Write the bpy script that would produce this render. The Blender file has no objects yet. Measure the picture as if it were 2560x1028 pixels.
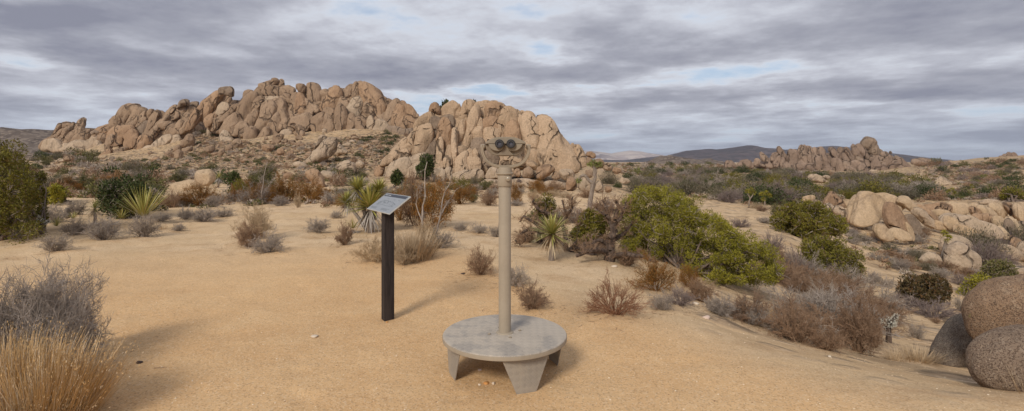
import bpy, bmesh, math, random
import numpy as np
from mathutils import Vector, Matrix
PI = math.pi
F, CX, HY, EYE = 1268.0, 1280.0, 405.0, 1.6      # focal length in photo pixels, principal column, horizon row, eye height
S = bpy.context.scene
COL = S.collection
rnd = random.Random(7)
NR = np.random.default_rng(11)

# ------------------------------------------------------------------ helpers
def link(o, parent=None):
    COL.objects.link(o)
    if parent is not None: o.parent = parent
    return o
def tag(o, label=None, cat=None, group=None, kind=None):
    if label: o['label'] = label
    if cat: o['category'] = cat
    if group: o['group'] = group
    if kind: o['kind'] = kind
    return o
def empty(name, loc, rz=0):
    o = bpy.data.objects.new(name, None); o.location = loc; o.rotation_euler = (0, 0, rz)
    o.empty_display_size = 0.2
    return link(o)
def npmesh(name, V, faces, mat=None, smooth=False, k=None):
    """V Nx3 array, faces Mxk int array (tris or quads)"""
    V = np.ascontiguousarray(V, dtype=np.float32); faces = np.ascontiguousarray(faces, dtype=np.int32)
    me = bpy.data.meshes.new(name); k = faces.shape[1]; m = len(faces)
    me.vertices.add(len(V)); me.vertices.foreach_set('co', V.ravel())
    me.loops.add(m*k); me.loops.foreach_set('vertex_index', faces.ravel())
    me.polygons.add(m); me.polygons.foreach_set('loop_start', np.arange(0, m*k, k, dtype=np.int32))
    if smooth: me.polygons.foreach_set('use_smooth', np.ones(m, dtype=bool))
    me.update(calc_edges=True)
    if mat: me.materials.append(mat)
    return me
def mobj(name, me, parent=None, loc=None):
    o = bpy.data.objects.new(name, me)
    if loc is not None: o.location = loc
    return link(o, parent)
def bmobj(name, bm, mat, parent=None, smooth=True, loc=None):
    me = bpy.data.meshes.new(name); bmesh.ops.recalc_face_normals(bm, faces=bm.faces); bm.to_mesh(me); bm.free()
    if smooth:
        for p in me.polygons: p.use_smooth = True
        me.set_sharp_from_angle(angle=math.radians(38))
    me.materials.append(mat)
    return mobj(name, me, parent, loc)

# ------------------------------------------------------------------ noise
def _hash(ix, iy, iz, seed):
    h = (ix.astype(np.int64)*374761393 + iy.astype(np.int64)*668265263 + iz.astype(np.int64)*2147483647 + seed*974634777) & 0xffffffff
    h = ((h ^ (h >> 13))*1274126177) & 0xffffffff
    h = h ^ (h >> 16)
    return h
def pnoise(P, seed=0):
    P = np.asarray(P, dtype=np.float64); I = np.floor(P).astype(np.int64); f = P - I
    u = f*f*f*(f*(f*6-15)+10); out = 0
    for dx in (0, 1):
        for dy in (0, 1):
            for dz in (0, 1):
                h = _hash(I[:,0]+dx, I[:,1]+dy, I[:,2]+dz, seed)
                gx = (h & 255)/127.5-1; gy = ((h >> 8) & 255)/127.5-1; gz = ((h >> 16) & 255)/127.5-1
                d = gx*(f[:,0]-dx)+gy*(f[:,1]-dy)+gz*(f[:,2]-dz)
                w = (u[:,0] if dx else 1-u[:,0])*(u[:,1] if dy else 1-u[:,1])*(u[:,2] if dz else 1-u[:,2])
                out = out + d*w
    return out
def fbm(P, seed=0, octv=3, lac=2.1, gain=0.5):
    a, s, t = 1.0, 1.0, 0
    for k in range(octv):
        t = t + a*pnoise(P*s, seed+k*17); a *= gain; s *= lac
    return t
def sstep(a, b, x):
    t = np.clip((x-a)/(b-a), 0, 1); return t*t*(3-2*t)

# ------------------------------------------------------------------ terrain (a height table by bearing and distance)
TAB = {   # bearing column : (distance, photo row of the ground there)
 -500: [(1,2434),(8,659),(11,590),(16,535),(30,470),(60,437),(120,418),(200,408),(500,403),(1500,404),(9000,405)],
 0:    [(1,2434),(8,659),(11,588),(16,530),(30,470),(60,437),(120,415),(200,408),(500,403),(1500,404),(9000,405)],
 150:  [(1,2434),(8,659),(12,562),(20,505),(35,468),(60,440),(100,420),(140,398),(160,390),(250,395),(500,402),(9000,405)],
 300:  [(1,2434),(10,608),(14,548),(20,508),(40,455),(70,427),(95,412),(110,398),(125,375),(160,340),(250,330),(500,385),(9000,404)],
 480:  [(1,2434),(10,608),(14,550),(20,508),(36,466),(60,432),(85,412),(105,385),(120,358),(150,320),(220,310),(500,380),(9000,404)],
 640:  [(1,2434),(10,608),(20,508),(35,468),(60,434),(80,410),(100,378),(115,350),(135,315),(200,300),(500,380),(9000,404)],
 900:  [(1,2434),(10,608),(20,510),(35,472),(55,442),(70,418),(88,375),(105,345),(125,315),(200,300),(500,380),(9000,404)],
 1040: [(1,2434),(10,606),(20,512),(35,476),(60,447),(75,425),(95,380),(115,345),(140,320),(250,330),(500,385),(9000,404)],
 1200: [(1,2434),(10,608),(20,515),(35,482),(50,466),(58,456),(75,440),(110,415),(200,400),(500,400),(9000,405)],
 1400: [(1,2434),(6,748),(10,622),(20,520),(35,486),(50,470),(60,458),(80,445),(120,430),(250,412),(500,407),(9000,405)],
 1520: [(1,2434),(5.4,785),(7,712),(9,650),(12,600),(20,540),(38,492),(60,462),(100,437),(200,417),(400,410),(9000,405.2)],
 1700: [(1,2434),(4.9,820),(6,762),(8,700),(12,650),(20,575),(35,522),(60,487),(100,456),(200,426),(400,412),(9000,405.2)],
 1950: [(1,2434),(4.1,900),(4.8,868),(5.5,850),(8,790),(12,705),(17,615),(25,562),(40,521),(70,486),(120,455),(200,431),(400,415),(9000,405.2)],
 2180: [(1,2434),(3.6,960),(4.3,922),(5.2,905),(7,860),(10,800),(15,730),(20,685),(26,640),(33,590),(42,550),(60,515),(100,470),(150,445),(220,427),(400,413),(9000,405.2)],
 2330: [(1,2434),(3.4,985),(4.2,950),(5.2,925),(7,880),(10,820),(15,750),(20,700),(26,650),(33,600),(42,556),(60,512),(100,464),(150,430),(200,412),(300,408),(9000,405.2)],
 2460: [(1,2434),(3.4,985),(4.2,960),(5.2,945),(7,895),(10,840),(15,775),(20,715),(27,665),(36,615),(44,560),(60,510),(90,463),(130,430),(180,400),(215,393),(300,396),(500,402),(9000,405)],
 2560: [(1,2434),(3.4,988),(4.2,970),(5.2,950),(7,900),(10,850),(15,790),(20,730),(28,690),(38,645),(46,560),(60,506),(90,460),(130,425),(180,395),(215,388),(300,392),(500,402),(9000,405)],
 3050: [(1,2434),(3.4,988),(4.2,970),(5.2,950),(7,900),(10,850),(15,790),(20,730),(28,690),(38,645),(46,560),(60,506),(90,460),(130,425),(180,395),(215,388),(300,392),(500,402),(9000,405)],
}
_cols = np.array(sorted(TAB)); NL = 220
_L = np.linspace(math.log(1.0), math.log(9000.0), NL)
_G = []
for c in _cols:
    d = np.array([p[0] for p in TAB[c]], float); z = EYE-(np.array([p[1] for p in TAB[c]], float)-HY)/F*d
    _G.append(np.interp(_L, np.log(d), z))
_uc = np.linspace(-500, 3050, 143)
_Z = np.stack([np.interp(_uc, _cols, np.array(_G)[:, k]) for k in range(NL)], 1)
def _sm(A, ax, n):
    for _ in range(n):
        P = np.concatenate([A.take([0], ax), A, A.take([-1], ax)], ax)
        A = (P.take(range(0, A.shape[ax]), ax)+2*A+P.take(range(2, A.shape[ax]+2), ax))/4
    return A
_Z = _sm(_sm(_Z, 0, 5), 1, 2)
def ground_np(x, y, detail=True):
    x = np.asarray(x, float); y = np.asarray(y, float)
    az = np.arctan2(x, y); azc = np.clip(az, -0.965, 0.95); r = np.maximum(np.hypot(x, y), 1.0)
    px = CX+F*np.tan(azc); d = np.maximum(r*np.cos(azc), 1.0)
    fu = np.clip((px+500)/25.0, 0, len(_uc)-1.001); fl = np.clip(np.log(d)/(_L[1]-_L[0]), 0, NL-1.001)
    iu = fu.astype(int); il = fl.astype(int); a = fu-iu; b = fl-il
    z = (_Z[iu, il]*(1-a)*(1-b)+_Z[iu+1, il]*a*(1-b)+_Z[iu, il+1]*(1-a)*b+_Z[iu+1, il+1]*a*b)
    z = z*(1-sstep(1.0, 1.35, np.abs(az)))
    if detail:
        P = np.stack([x.ravel(), y.ravel(), 0*x.ravel()], 1)
        n1 = fbm(P*1.1, 3, 3).reshape(x.shape); n2 = fbm(P*0.22, 5, 3).reshape(x.shape); n3 = fbm(P*0.05, 9, 3).reshape(x.shape)
        n4 = pnoise(P*3.3, 21).reshape(x.shape); z = z - 0.010*np.maximum(n4-.12, 0)/.3*(1-sstep(6, 10, r))
        z = z + n1*(0.018+0.05*sstep(4.5, 14, r)) + n2*0.22*sstep(7, 30, r)*(1-0.6*sstep(200, 600, r)) + n3*0.9*sstep(35, 120, r)
    return z
def gz(x, y): return float(ground_np(np.array([x]), np.array([y]))[0])
_D = np.exp(np.linspace(math.log(1.5), math.log(1500), 900))
def hit(px, py):
    """first point of the ground seen along a sight line"""
    u = (px-CX)/F; z = ground_np(u*_D, _D); ray = EYE-(py-HY)/F*_D
    k = np.nonzero(z >= ray)[0]
    i = int(k[0]) if len(k) else len(_D)-1
    return Vector((u*_D[i], _D[i], float(z[i])))
def w2(px, py, d): return Vector(((px-CX)/F*d, d, EYE-(py-HY)/F*d))

# ------------------------------------------------------------------ materials
class NT:
    def __init__(s, name):
        s.m = bpy.data.materials.new(name); s.m.use_nodes = True; s.t = s.m.node_tree; s.n = s.t.nodes; s.n.clear()
        s.out = s.n.new('ShaderNodeOutputMaterial'); s.b = s.n.new('ShaderNodeBsdfPrincipled')
        s.t.links.new(s.b.outputs[0], s.out.inputs[0])
    def put(s, inp, v):
        if isinstance(v, bpy.types.NodeSocket): s.t.links.new(v, inp)
        elif isinstance(v, (tuple, list)) and len(v) == 3 and inp.type == 'RGBA': inp.default_value = (*v, 1)
        else: inp.default_value = v
    def node(s, typ, props=None, **kw):
        n = s.n.new(typ)
        for k, v in (props or {}).items(): setattr(n, k, v)
        for k, v in kw.items():
            key = int(k[1:]) if k[0] == 'i' and k[1:].isdigit() else k.replace('_', ' ')
            s.put(n.inputs[key], v)
        return n
    def math(s, op, a, b=0.0, c=None, clamp=False):
        n = s.n.new('ShaderNodeMath'); n.operation = op; n.use_clamp = clamp; s.put(n.inputs[0], a); s.put(n.inputs[1], b)
        if c is not None: s.put(n.inputs[2], c)
        return n.outputs[0]
    def pos(s): return s.n.new('ShaderNodeNewGeometry').outputs['Position']
    def obj(s): return s.n.new('ShaderNodeTexCoord').outputs['Object']
    def scale(s, v, k, rot=(0, 0, 0)):
        n = s.n.new('ShaderNodeMapping'); s.put(n.inputs[0], v); n.inputs['Scale'].default_value = k if isinstance(k, tuple) else (k, k, k)
        n.inputs['Rotation'].default_value = rot
        return n.outputs[0]
    def noise(s, v, scale, detail=3, rough=.55, dist=0):
        n = s.node('ShaderNodeTexNoise', None, Vector=v, Scale=scale, Detail=detail, Roughness=rough, Distortion=dist); return n.outputs[0]
    def vor(s, v, scale, feat='F1', rand=1.0):
        n = s.node('ShaderNodeTexVoronoi', {'feature': feat}, Vector=v, Scale=scale, Randomness=rand); return n
    def ramp(s, v, stops, interp='LINEAR'):
        n = s.n.new('ShaderNodeValToRGB'); s.put(n.inputs[0], v); e = n.color_ramp.elements; n.color_ramp.interpolation = interp
        while len(e) < len(stops): e.new(0.5)
        for el, (p, c) in zip(e, stops): el.position = p; el.color = (*c, 1) if len(c) == 3 else c
        return n.outputs[0]
    def mrange(s, v, a, b, c=0.0, d=1.0, smooth=True):
        n = s.n.new('ShaderNodeMapRange'); n.interpolation_type = 'SMOOTHSTEP' if smooth else 'LINEAR'
        s.put(n.inputs[0], v)
        for i, q in enumerate((a, b, c, d)): n.inputs[i+1].default_value = q
        return n.outputs[0]
    def mix(s, f, a, b, mode='MIX'):
        n = s.n.new('ShaderNodeMix'); n.data_type = 'RGBA'; n.blend_type = mode; s.put(n.inputs[0], f); s.put(n.inputs[6], a); s.put(n.inputs[7], b)
        return n.outputs[2]
    def bump(s, h, strength, dist, prev=None):
        n = s.n.new('ShaderNodeBump'); s.put(n.inputs['Height'], h); n.inputs['Strength'].default_value = strength; n.inputs['Distance'].default_value = dist
        if prev is not None: s.put(n.inputs['Normal'], prev)
        return n.outputs[0]
    def fin(s, col, rough=0.9, normal=None, metal=0.0, spec=0.25):
        s.put(s.b.inputs['Base Color'], col); s.put(s.b.inputs['Roughness'], rough); s.put(s.b.inputs['Metallic'], metal)
        s.b.inputs['Specular IOR Level'].default_value = spec
        if normal is not None: s.put(s.b.inputs['Normal'], normal)
        return s.m

def mat_rock(name, c1, c2, c3, scale=1.0, crack=1.0, cs=0.16, bump=1.0, var=0.45):
    t = NT(name); p = t.pos()
    big = t.noise(p, 0.13*scale, 4, .6); mid = t.noise(t.scale(p, (1, 1, .45)), 0.55*scale, 5, .62, .4); fine = t.noise(p, 5*scale, 5, .72)
    streak = t.noise(t.scale(p, (1, 1, .12)), 1.1*scale, 5, .65, .3)
    col = t.mix(t.mrange(big, .40, .60), c1, c2)
    col = t.mix(t.mrange(mid, .48, .66), col, c3)
    dark = tuple(q*.42 for q in c2)
    col = t.mix(t.math('MULTIPLY', t.mrange(streak, .50, .68), .55), col, dark)
    rand = t.n.new('ShaderNodeObjectInfo').outputs['Random']
    col = t.mix(t.math('MULTIPLY', rand, var), col, c2)
    col = t.mix(0.5, col, t.ramp(fine, [(0.3, (.40, .40, .40)), (0.7, (1.15, 1.15, 1.15))]), 'MULTIPLY')
    wn = t.node('ShaderNodeTexNoise', None, Vector=p, Scale=0.4*scale, Detail=3.0).outputs[1]
    wp = t.node('ShaderNodeVectorMath', {'operation': 'ADD'}, i0=p, i1=t.node('ShaderNodeVectorMath', {'operation': 'SCALE'}, i0=wn, Scale=3.0/scale).outputs[0]).outputs[0]
    def cracks(k, w, sq):
        ed = t.vor(t.scale(wp, (1, 1, sq)), k*scale, 'DISTANCE_TO_EDGE').outputs['Distance']; return t.mrange(ed, 0.0, w, 1.0, 0.0)
    gate = t.mrange(t.noise(p, 0.22*scale, 2), .40, .54)
    cr = t.math('MAXIMUM', t.math('MULTIPLY', cracks(cs, .030, .5), gate), t.math('MULTIPLY', cracks(cs*2.6, .035, .7), t.mrange(mid, .5, .6)))
    cr = t.math('MULTIPLY', cr, crack)
    col = t.mix(t.math('MULTIPLY', cr, .7), col, (.06, .042, .032))
    h = t.math('ADD', t.math('MULTIPLY', mid, .8), t.math('MULTIPLY', fine, .16)); h = t.math('SUBTRACT', h, t.math('MULTIPLY', cr, .4))
    return t.fin(col, .92, t.bump(h, .9*bump, 1.0/scale), spec=.12)

ROCK = mat_rock('granite_tan', (.47, .33, .22), (.35, .24, .158), (.41, .285, .19))
ROCKC = mat_rock('granite_dome', (.63, .455, .305), (.52, .365, .235), (.57, .41, .27))
ROCKO = mat_rock('granite_orange', (.50, .33, .205), (.39, .25, .155), (.44, .295, .19))
ROCKD = mat_rock('granite_weathered', (.36, .265, .19), (.28, .205, .145), (.40, .295, .21))
ROCKP = mat_rock('granite_pale', (.60, .46, .325), (.50, .375, .26), (.54, .41, .295), crack=.7)
ROCKF = mat_rock('granite_far', (.42, .30, .22), (.29, .205, .15), (.35, .255, .185), scale=.6, crack=1)
ROCKS = mat_rock('granite_smooth', (.58, .43, .28), (.49, .345, .21), (.53, .39, .26), scale=1.8, crack=.35, bump=.6, var=.25)

def mat_nearrock(name, a, b, c):
    t = NT(name); p = t.obj()
    n1 = t.noise(p, 1.6, 4, .6); n2 = t.noise(p, 9, 5, .7); sp = t.vor(p, 130).outputs['Color']; sp2 = t.noise(p, 80, 3, .8)
    col = t.mix(t.mrange(n1, .35, .65), a, b); col = t.mix(t.mrange(n2, .5, .68), col, c)
    g = t.node('ShaderNodeSeparateColor', None, i0=sp).outputs[0]
    col = t.mix(t.math('MULTIPLY', t.mrange(g, .66, .74), .75), col, (.13, .085, .06)); col = t.mix(t.mrange(sp2, .60, .68), col, (.62, .50, .38))
    lich = t.mrange(t.noise(p, 5, 3, .6), .66, .70)
    col = t.mix(t.math('MULTIPLY', lich, .5), col, (.30, .27, .10))
    h = t.math('ADD', t.math('MULTIPLY', n2, .5), t.math('ADD', t.math('MULTIPLY', g, .10), t.math('MULTIPLY', sp2, .3)))
    return t.fin(col, .95, t.bump(h, 1.0, .09), spec=.15)
NEARROCK = mat_nearrock('granite_coarse', (.46, .30, .185), (.35, .225, .14), (.54, .385, .255))
NEARROCK2 = mat_nearrock('granite_coarse_grey', (.38, .275, .195), (.29, .21, .15), (.50, .39, .29))
NEARGREY = mat_nearrock('granite_grey', (.30, .25, .20), (.24, .195, .155), (.38, .31, .24))

def mat_ground():
    t = NT('desert_sand'); p = t.pos()
    at = t.node('ShaderNodeAttribute', {'attribute_name': 'track'}).outputs['Fac']
    st = t.node('ShaderNodeAttribute', {'attribute_name': 'stony'}).outputs['Fac']
    n0 = t.noise(p, .35, 4, .6); n1 = t.noise(p, 1.6, 5, .65); n2 = t.noise(p, 14, 4, .75); n3 = t.noise(p, 110, 3, .8)
    gold = t.mix(t.mrange(n0, .36, .62), (.63, .39, .19), (.68, .44, .225))
    gold = t.mix(t.math('MULTIPLY', t.mrange(n1, .38, .75), .6), gold, (.73, .50, .272))
    pale = t.mix(t.mrange(n0, .36, .64), (.61, .43, .245), (.69, .51, .32)); pale = t.mix(t.mrange(n1, .45, .7), pale, (.54, .36, .20))
    col = t.mix(t.math('ADD', at, t.math('MULTIPLY', t.math('SUBTRACT', n0, .5), .6), clamp=True), pale, gold)
    # coarse grit: light and dark grains
    v = t.vor(p, 95); g = t.node('ShaderNodeSeparateColor', None, i0=v.outputs['Color'])
    col = t.mix(t.math('MULTIPLY', t.mrange(g.outputs[0], .78, .84), .35), col, (.78, .62, .42))
    col = t.mix(t.math('MULTIPLY', t.mrange(g.outputs[1], .80, .86), .35), col, (.25, .14, .07))
    col = t.mix(.25, col, t.ramp(n2, [(.3, (.62, .62, .62)), (.7, (1.1, 1.1, 1.1))]), 'MULTIPLY')
    # stones, rubble and litter on the slopes
    vs = t.vor(p, 1.1); gs = t.node('ShaderNodeSeparateColor', None, i0=vs.outputs['Color'])
    vs2 = t.vor(p, 3.1); gs2 = t.node('ShaderNodeSeparateColor', None, i0=vs2.outputs['Color'])
    m = t.math('MULTIPLY', t.mrange(gs.outputs[0], .45, .5), t.mrange(vs.outputs['Distance'], .28, .5, 1, 0))
    m2 = t.math('MULTIPLY', t.mrange(gs2.outputs[0], .4, .5), t.mrange(vs2.outputs['Distance'], .25, .5, 1, 0))
    rub = t.mix(gs.outputs[1], (.30, .20, .13), (.58, .46, .33))
    col = t.mix(t.math('MULTIPLY', m, st), col, rub); col = t.mix(t.math('MULTIPLY', t.math('MULTIPLY', m2, st), .8), col, t.mix(gs2.outputs[1], (.22, .15, .11), (.60, .48, .35)))
    lit = t.math('MULTIPLY', t.mrange(t.noise(p, .8, 5, .7), .50, .64), st)
    col = t.mix(t.math('MULTIPLY', lit, .75), col, (.17, .13, .085))
    col = t.mix(t.math('MULTIPLY', st, .5), col, (.74, .70, .66), 'MULTIPLY')
    h = t.math('ADD', t.math('MULTIPLY', n2, .5), t.math('MULTIPLY', n3, .25)); h = t.math('ADD', h, t.math('MULTIPLY', g.outputs[0], .16))
    b1 = t.bump(h, .7, .02)
    hs = t.math('MULTIPLY', t.math('ADD', m, t.math('MULTIPLY', m2, .4)), st)
    b2 = t.bump(t.math('ADD', hs, t.math('MULTIPLY', n1, t.math('ADD', .08, t.math('MULTIPLY', st, .4)))), .9, .28, b1)
    return t.fin(col, .95, b2, spec=.12)
SAND = mat_ground()

def mat_leaf(name, a, b, dead=None, amt=.12, rough=.7, trans=0.0):
    t = NT(name); g = t.n.new('ShaderNodeNewGeometry')
    r = g.outputs['Random Per Island']; n = t.noise(g.outputs['Position'], 1.7, 3, .6)
    f = t.math('ADD', t.math('MULTIPLY', r, .65), t.math('MULTIPLY', t.mrange(n, .3, .7), .35))
    col = t.mix(f, a, b)
    if dead is not None: col = t.mix(t.mrange(t.math('FRACT', t.math('MULTIPLY', r, 7.31)), 1-amt-.02, 1-amt), col, dead)
    oi = t.n.new('ShaderNodeObjectInfo').outputs['Random']
    col = t.mix(.35, col, t.ramp(oi, [(0, (.65, .65, .7)), (1, (1.15, 1.1, 1.0))]), 'MULTIPLY')
    return t.fin(col, rough, spec=.2)
GREYTWIG = mat_leaf('dry_grey_twigs', (.20, .16, .125), (.56, .475, .40))
BROWNTWIG = mat_leaf('dry_brown_twigs', (.20, .115, .065), (.40, .27, .175))
REDTWIG = mat_leaf('reddish_twigs', (.20, .09, .05), (.38, .21, .12))
TANTWIG = mat_leaf('straw_tan_stalks', (.38, .27, .16), (.60, .46, .30))
GOLDGRASS = mat_leaf('golden_dry_grass', (.42, .24, .08), (.80, .57, .30), (.70, .58, .42), .2)
PURPLETWIG = mat_leaf('pale_mauve_twigs', (.15, .112, .098), (.36, .285, .255))
ORANGE = mat_leaf('rust_orange_foliage', (.20, .085, .02), (.34, .16, .035), (.16, .12, .05), .2)
OLIVE = mat_leaf('olive_foliage', (.085, .08, .025), (.19, .18, .06), (.24, .19, .13), .2)
DARKGREEN = mat_leaf('dark_green_foliage', (.035, .048, .015), (.085, .105, .03), (.13, .10, .06), .1)
JUNIPER = mat_leaf('juniper_foliage', (.11, .11, .012), (.42, .37, .045), (.20, .15, .08), .06)
JUNIPER2 = mat_leaf('juniper_dark_foliage', (.07, .07, .012), (.25, .215, .03), (.19, .13, .07), .12)
GREYGREEN = mat_leaf('grey_olive_foliage', (.085, .078, .045), (.20, .175, .105), (.26, .21, .16), .25)
YUCCA = mat_leaf('yucca_blades', (.20, .21, .05), (.56, .50, .15), (.60, .48, .24), .12, .5)
DEADYUCCA = mat_leaf('dead_yucca_blades', (.38, .28, .16), (.66, .54, .37))
GREYYUCCA = mat_leaf('grey_dead_blades', (.30, .27, .24), (.52, .47, .42))
JOSHUA = mat_leaf('joshua_leaves', (.13, .15, .035), (.30, .32, .09), (.28, .22, .12), .1)
CHOLLA = mat_leaf('cholla_spines', (.55, .52, .42), (.78, .75, .64))
def mat_bark(name, a, b):
    t = NT(name); p = t.obj(); n = t.noise(t.scale(p, (6, 6, 1.5)), 3, 5, .7)
    return t.fin(t.mix(t.mrange(n, .3, .7), a, b), .95, t.bump(n, .9, .03), spec=.1)
BARK = mat_bark('juniper_bark', (.10, .07, .055), (.27, .21, .17))
DARKBARK = mat_bark('dead_dark_bark', (.045, .032, .026), (.18, .13, .10))
JBARK = mat_bark('joshua_bark', (.17, .13, .10), (.34, .28, .23))
WHITETWIG = mat_bark('bleached_stems', (.26, .21, .17), (.44, .37, .31))
# ------------------------------------------------------------------ sky
SUN_EL, SUN_AZ = math.radians(36), math.radians(206)     # azimuth measured clockwise from +Y: behind the viewer, to the left
W = bpy.data.worlds.new('World'); S.world = W; W.use_nodes = True
class WT(NT):
    def __init__(s, tree): s.t = tree; s.n = tree.nodes
wt = WT(W.node_tree); W.node_tree.nodes.clear()
wout = wt.n.new('ShaderNodeOutputWorld'); bg = wt.n.new('ShaderNodeBackground'); W.node_tree.links.new(bg.outputs[0], wout.inputs[0])
sky = wt.n.new('ShaderNodeTexSky'); sky.sky_type = 'NISHITA'; sky.sun_disc = False; sky.sun_elevation = SUN_EL; sky.sun_rotation = SUN_AZ
sky.air_density = 1.0; sky.dust_density = 1.5
dirv = wt.n.new('ShaderNodeTexCoord').outputs['Generated']
sp = wt.node('ShaderNodeSeparateXYZ', None, i0=dirv)
zc = wt.math('ADD', wt.math('MAXIMUM', sp.outputs[2], 0.0), 0.10)
cu = wt.math('DIVIDE', sp.outputs[0], zc); cv = wt.math('DIVIDE', sp.outputs[1], zc)
P = wt.node('ShaderNodeCombineXYZ', None, i0=cu, i1=cv).outputs[0]
P1 = wt.scale(P, 1.0, (0, 0, .3))
def sn(scale, det, rough, z=0.0, vec=None):
    v = wt.node('ShaderNodeVectorMath', {'operation': 'ADD'}, i0=vec or P1, i1=(0, 0, z)).outputs[0]
    return wt.noise(v, scale, det, rough)
n1 = sn(.34, 3, .5); n2 = sn(1.0, 8, .60, 3.0); n3 = sn(2.8, 6, .62, 7.0)
dens = wt.math('ADD', wt.math('MULTIPLY', n1, .45), wt.math('ADD', wt.math('MULTIPLY', n2, .78), wt.math('MULTIPLY', n3, .20))); dens = wt.math('SUBTRACT', dens, .225)
# where the cover is thick and where it breaks, by bearing and elevation (both in radians)
az = wt.math('ARCTAN2', sp.outputs[0], sp.outputs[1]); el = wt.math('ARCSINE', sp.outputs[2])
AE = wt.node('ShaderNodeCombineXYZ', None, i0=az, i1=el).outputs[0]
wv = wt.node('ShaderNodeVectorMath', {'operation': 'SUBTRACT'}, i0=wt.node('ShaderNodeTexNoise', None, Vector=P1, Scale=.9, Detail=5.0, Roughness=.6).outputs[1], i1=(.5, .5, .5)).outputs[0]
AE = wt.node('ShaderNodeVectorMath', {'operation': 'ADD'}, i0=AE, i1=wt.node('ShaderNodeVectorMath', {'operation': 'MULTIPLY'}, i0=wv, i1=(.30, .09, 0)).outputs[0]).outputs[0]
def blob(px, py, wx, wy, amp, acc):
    u = (px-CX)/F; a = math.atan(u); e = math.atan((HY-py)/F*math.cos(a)); c = math.cos(a)
    sx, sy = wx/F*c*c, wy/F*c
    q = wt.n.new('ShaderNodeMapping'); q.vector_type = 'POINT'
    W.node_tree.links.new(AE, q.inputs[0]); q.inputs['Location'].default_value = (-a/sx, -e/sy, 0); q.inputs['Scale'].default_value = (1/sx, 1/sy, 0)
    ln = wt.node('ShaderNodeVectorMath', {'operation': 'LENGTH'}, i0=q.outputs[0]).outputs['Value']
    return wt.math('ADD', acc, wt.mrange(ln, 0.0, 1.0, amp, 0.0))
acc = 0.0
for b in [(30, 125, 200, 50, -.15), (60, 150, 120, 30, -.06), (100, 62, 380, 48, .09), (20, 5, 180, 26, -.12), (330, 150, 300, 34, .05), (430, 100, 260, 36, -.06), (60, 290, 500, 50, -.01), (480, 235, 240, 30, -.07),
          (760, 178, 700, 46, .12), (1250, 178, 520, 44, .13), (1000, 20, 520, 60, -.07), (1450, 30, 260, 50, -.05), (1385, 122, 130, 28, -.15), (1040, 240, 200, 40, -.15), (1330, 225, 500, 24, -.14), (1830, 190, 290, 46, -.19), (1640, 232, 300, 34, -.10),
          (2050, 90, 760, 110, .10), (2420, 215, 420, 60, .13), (2150, 205, 220, 26, .08), (1930, 262, 500, 26, -.07), (2250, 255, 300, 20, -.05), (1500, 300, 420, 46, -.04), (2300, 330, 500, 36, .03), (1700, 372, 460, 40, -.05), (2450, 385, 320, 40, -.05)]:
    acc = blob(*b, acc)
dens = wt.math('ADD', dens, acc)
cloud = wt.ramp(dens, [(.28, (.72, .79, .90)), (.37, (.71, .74, .81)), (.45, (.54, .555, .625)), (.55, (.385, .395, .46)), (.68, (.265, .275, .345))])
cover = wt.mrange(dens, .24, .42)
skyc = wt.mix(1.0, sky.outputs[0], (.12, .12, .12), 'MULTIPLY')
skyc = wt.mix(.45, skyc, (.50, .60, .76))
skyc = wt.mix(wt.mrange(el, .0, .25), wt.mix(.7, skyc, (.46, .56, .72)), skyc)
veil = wt.math('MULTIPLY', wt.mrange(el, .0, .13, 1, 0), .72)      # low cloud layers merge towards the horizon
cl2 = wt.mix(veil, cloud, wt.ramp(wt.math('ADD', n2, wt.math('MULTIPLY', acc, .8)), [(.3, (.60, .67, .78)), (.48, (.46, .515, .62)), (.62, (.345, .385, .48))]))
final = wt.mix(cover, skyc, cl2)
W.node_tree.links.new(final, bg.inputs[0]); bg.inputs[1].default_value = 1.0

sd = bpy.data.lights.new('sun', 'SUN'); sd.energy = 2.6; sd.angle = math.radians(15); sd.color = (1, .93, .83)
so = bpy.data.objects.new('sun', sd); link(so)
sv = Vector((math.sin(SUN_AZ)*math.cos(SUN_EL), math.cos(SUN_AZ)*math.cos(SUN_EL), math.sin(SUN_EL)))
so.rotation_euler = sv.to_track_quat('Z', 'Y').to_euler(); so.location = (0, 0, 50)

cam = bpy.data.cameras.new('camera'); co = bpy.data.objects.new('camera', cam); link(co); S.camera = co
co.location = (0, 0, EYE); co.rotation_euler = (PI/2, 0, 0); cam.sensor_width = 36; cam.lens = F/2560*36
cam.shift_y = -(514-HY)/2560; cam.clip_start = .05; cam.clip_end = 30000
S.view_settings.view_transform = 'Standard'; S.view_settings.look = 'None'; S.view_settings.exposure = 0; S.view_settings.gamma = 1
S.cycles.max_bounces = 5; S.cycles.diffuse_bounces = 3

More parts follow.
